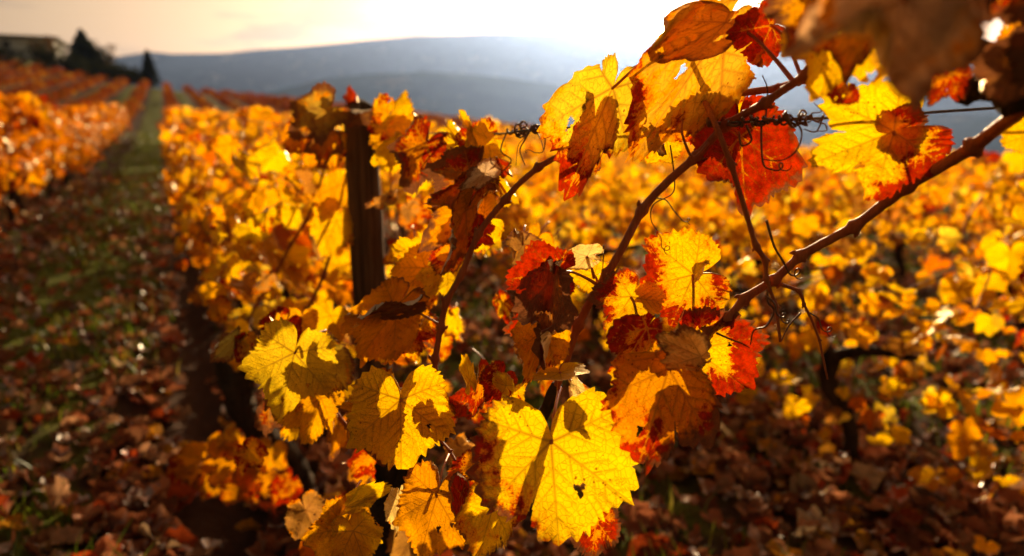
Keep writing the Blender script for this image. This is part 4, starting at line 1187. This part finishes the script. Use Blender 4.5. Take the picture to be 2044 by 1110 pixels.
leaf(VA, (465, 680, 1.0), (412, 728, 1.0), .5, tint=(.30, .30, .08), red=.1, brown=.45, curl=.5, fold=(30, 30))
leaf(VA, (938, 760, .70), (926, 700, .70), .42, tint=YEL, red=.1, brown=.06, fold=(20, 20), na=100, nr=14)
leaf(VA, (1000, 755, .72), (960, 808, .72), .8, tint=ORG, red=.62, brown=.2, curl=.4)
leaf(VA, (965, 760, .73), (935, 850, .73), .45, tint=ORG, red=.5, brown=.2, curl=.4, fold=(30, 30))
leaf(VA, (1010, 770, .70), (985, 735, .71), .6, tint=LEM, red=.1, brown=.1, curl=.5, na=120, nr=16)
leaf(VA, (1020, 790, .73), (1000, 860, .73), .7, tint=YEL, red=.4, brown=.2, curl=.5)
leaf(VA, (930, 800, .76), (900, 840, .76), .8, tint=RED, red=.8, brown=.25, curl=.4)
leaf(VA, (945, 930, .74), (905, 990, .73), .8, tint=ORG, red=.5, brown=.2, curl=.4)
leaf(VA, (985, 1010, .67), (950, 1125, .67), .8, tint=YEL, red=.3, brown=.2, curl=.4, fold=(15, 15))
leaf(VA, (920, 985, .70), (925, 1090, .69), .35, tint=RED, red=.8, brown=.35, curl=.6, fold=(40, 40))
leaf(VA, (1190, 1040, .66), (1180, 1130, .66), .8, tint=ORG, red=.6, brown=.4, curl=.5)
leaf(VB, (570, 645, 1.08), (532, 700, 1.07), .9, tint=ORG, red=.6, brown=.1, curl=.4)
leaf(VB, (600, 640, 1.1), (590, 700, 1.1), .9, tint=GLD, red=.2, brown=.1, curl=.4)
leaf(VB, (660, 630, 1.15), (630, 690, 1.15), .9, tint=YEL, red=.1, brown=.15, curl=.4)
for (a, b, c, d, t, rd, bn) in [(405, 915, 342, 955, ORG, .35, .1), (470, 915, 425, 985, AMB, .25, .2), (515, 940, 480, 1000, AMB, .3, .2), (575, 965, 540, 1012, ORG, .6, .15),
                                (450, 880, 470, 930, GLD, .3, .2), (360, 930, 345, 975, ORG, .6, .2), (540, 900, 520, 960, GLD, .3, .3), (480, 960, 520, 1010, ORG, .4, .2), (420, 960, 400, 1005, AMB, .3, .3)]:
    leaf(VB, (a, b, 1.72), (c, d, 1.70), .95, tint=t, red=rd, brown=bn, curl=.4, fold=(15, 15), na=120, nr=14)
# smaller leaves filling the depth of the two vines
r = np.random.default_rng(123)
for i in range(26):
    px, py = r.uniform(480, 1010), r.uniform(640, 1100); d = r.uniform(.95, 1.25)
    if abs(px - 750) < 60 and py < 640: continue
    a = r.uniform(-.9, .9); L_ = r.uniform(45, 85)
    t = [YEL, GLD, AMB, ORG, RED, BRN][r.choice(6, p=[.25, .2, .18, .15, .1, .12])]
    leaf(VA, (px, py, d), (px + math.sin(a) * L_, py + math.cos(a) * L_, d + r.uniform(-.03, .03)), r.uniform(.5, 1), twist=r.uniform(-40, 40), tint=t, red=r.uniform(.05, .6), brown=r.uniform(.05, .5), curl=.5, fold=(20, 20), na=110, nr=13)
for i in range(36):
    py = r.uniform(290, 760); px = r.uniform(395 + max(0, (300 - py)) * 2, 655 if py < 640 else 640); d = r.uniform(1.45, 1.9)
    a = r.uniform(-.9, .9); L_ = r.uniform(30, 54)
    t = [YEL, GLD, LEM, ORG, BRN][r.choice(5, p=[.40, .25, .15, .12, .08])]
    leaf(VB, (px, py, d), (px + math.sin(a) * L_, py + math.cos(a) * L_, d + r.uniform(-.04, .04)), r.uniform(.6, 1), twist=r.uniform(-40, 40), tint=t, red=r.uniform(.02, .4), brown=r.uniform(.02, .3), curl=.5, fold=(20, 20), na=96, nr=11)
for i in range(34):
    if i < 20: px, py, d = r.uniform(770, 960), r.uniform(330, 700), r.uniform(1.0, 1.5)
    else: px, py, d = r.uniform(900, 1090), r.uniform(420, 760), r.uniform(.85, 1.25)
    a = r.uniform(-1.2, 1.2); L_ = r.uniform(34, 62)
    t = [YEL, GLD, LEM, ORG, RED, BRN][r.choice(6, p=[.30, .28, .12, .14, .08, .08])]
    leaf(VB if i < 20 else VA, (px, py, d), (px + math.sin(a) * L_, py + math.cos(a) * L_, d + r.uniform(-.04, .04)), r.uniform(.5, 1), twist=r.uniform(-50, 50), tint=t, red=r.uniform(.02, .5), brown=r.uniform(.05, .4), curl=.6, fold=(20, 20), na=110, nr=12,
         stalk=(px + r.uniform(-40, 40), py - r.uniform(20, 50), d + .03), stalk_r=.0013)
# the rest of the post vine's foliage
P = np.stack([r.uniform(1.75, 2.75, 190), V0 + r.normal(0, .12, 190), .45 + .62 * r.beta(1.8, 1.2, 190)], 1)
P[:, 1] = np.clip(P[:, 1], V0 - .26, V0 + .3)
gx, gy = xy(P[:, 0], P[:, 1])
dep = gy * FWD[1] + (P[:, 2] - CAM[2]) * FWD[2]; ppx = PW / 2 + gx / dep * FPX
P = P[~((ppx > 655) & (ppx < 800) & (dep < 1.62))]
gx, gy = xy(P[:, 0], P[:, 1])
fv, ff, fa = scatter_leaves(np.stack([gx, gy, P[:, 2] + ground_uv(P[:, 0], P[:, 1])], 1), .062, 'yellow', r, TPL_HI)
tag(obj('foliage', fv, ff, M['bulk'], VB, attrs=fa), kind='stuff')

# ------------------------------------------------------------------ render settings
S.view_settings.view_transform = 'Standard'; S.view_settings.look = 'None'
S.view_settings.exposure = 1.0; S.view_settings.gamma = 1
c = S.cycles
c.use_denoising = True
try: c.denoiser = 'OPENIMAGEDENOISE'
except Exception: pass
c.max_bounces = 8; c.diffuse_bounces = 4; c.glossy_bounces = 2; c.transmission_bounces = 6; c.volume_bounces = 0
c.sample_clamp_indirect = 6; c.caustics_reflective = False; c.caustics_refractive = False
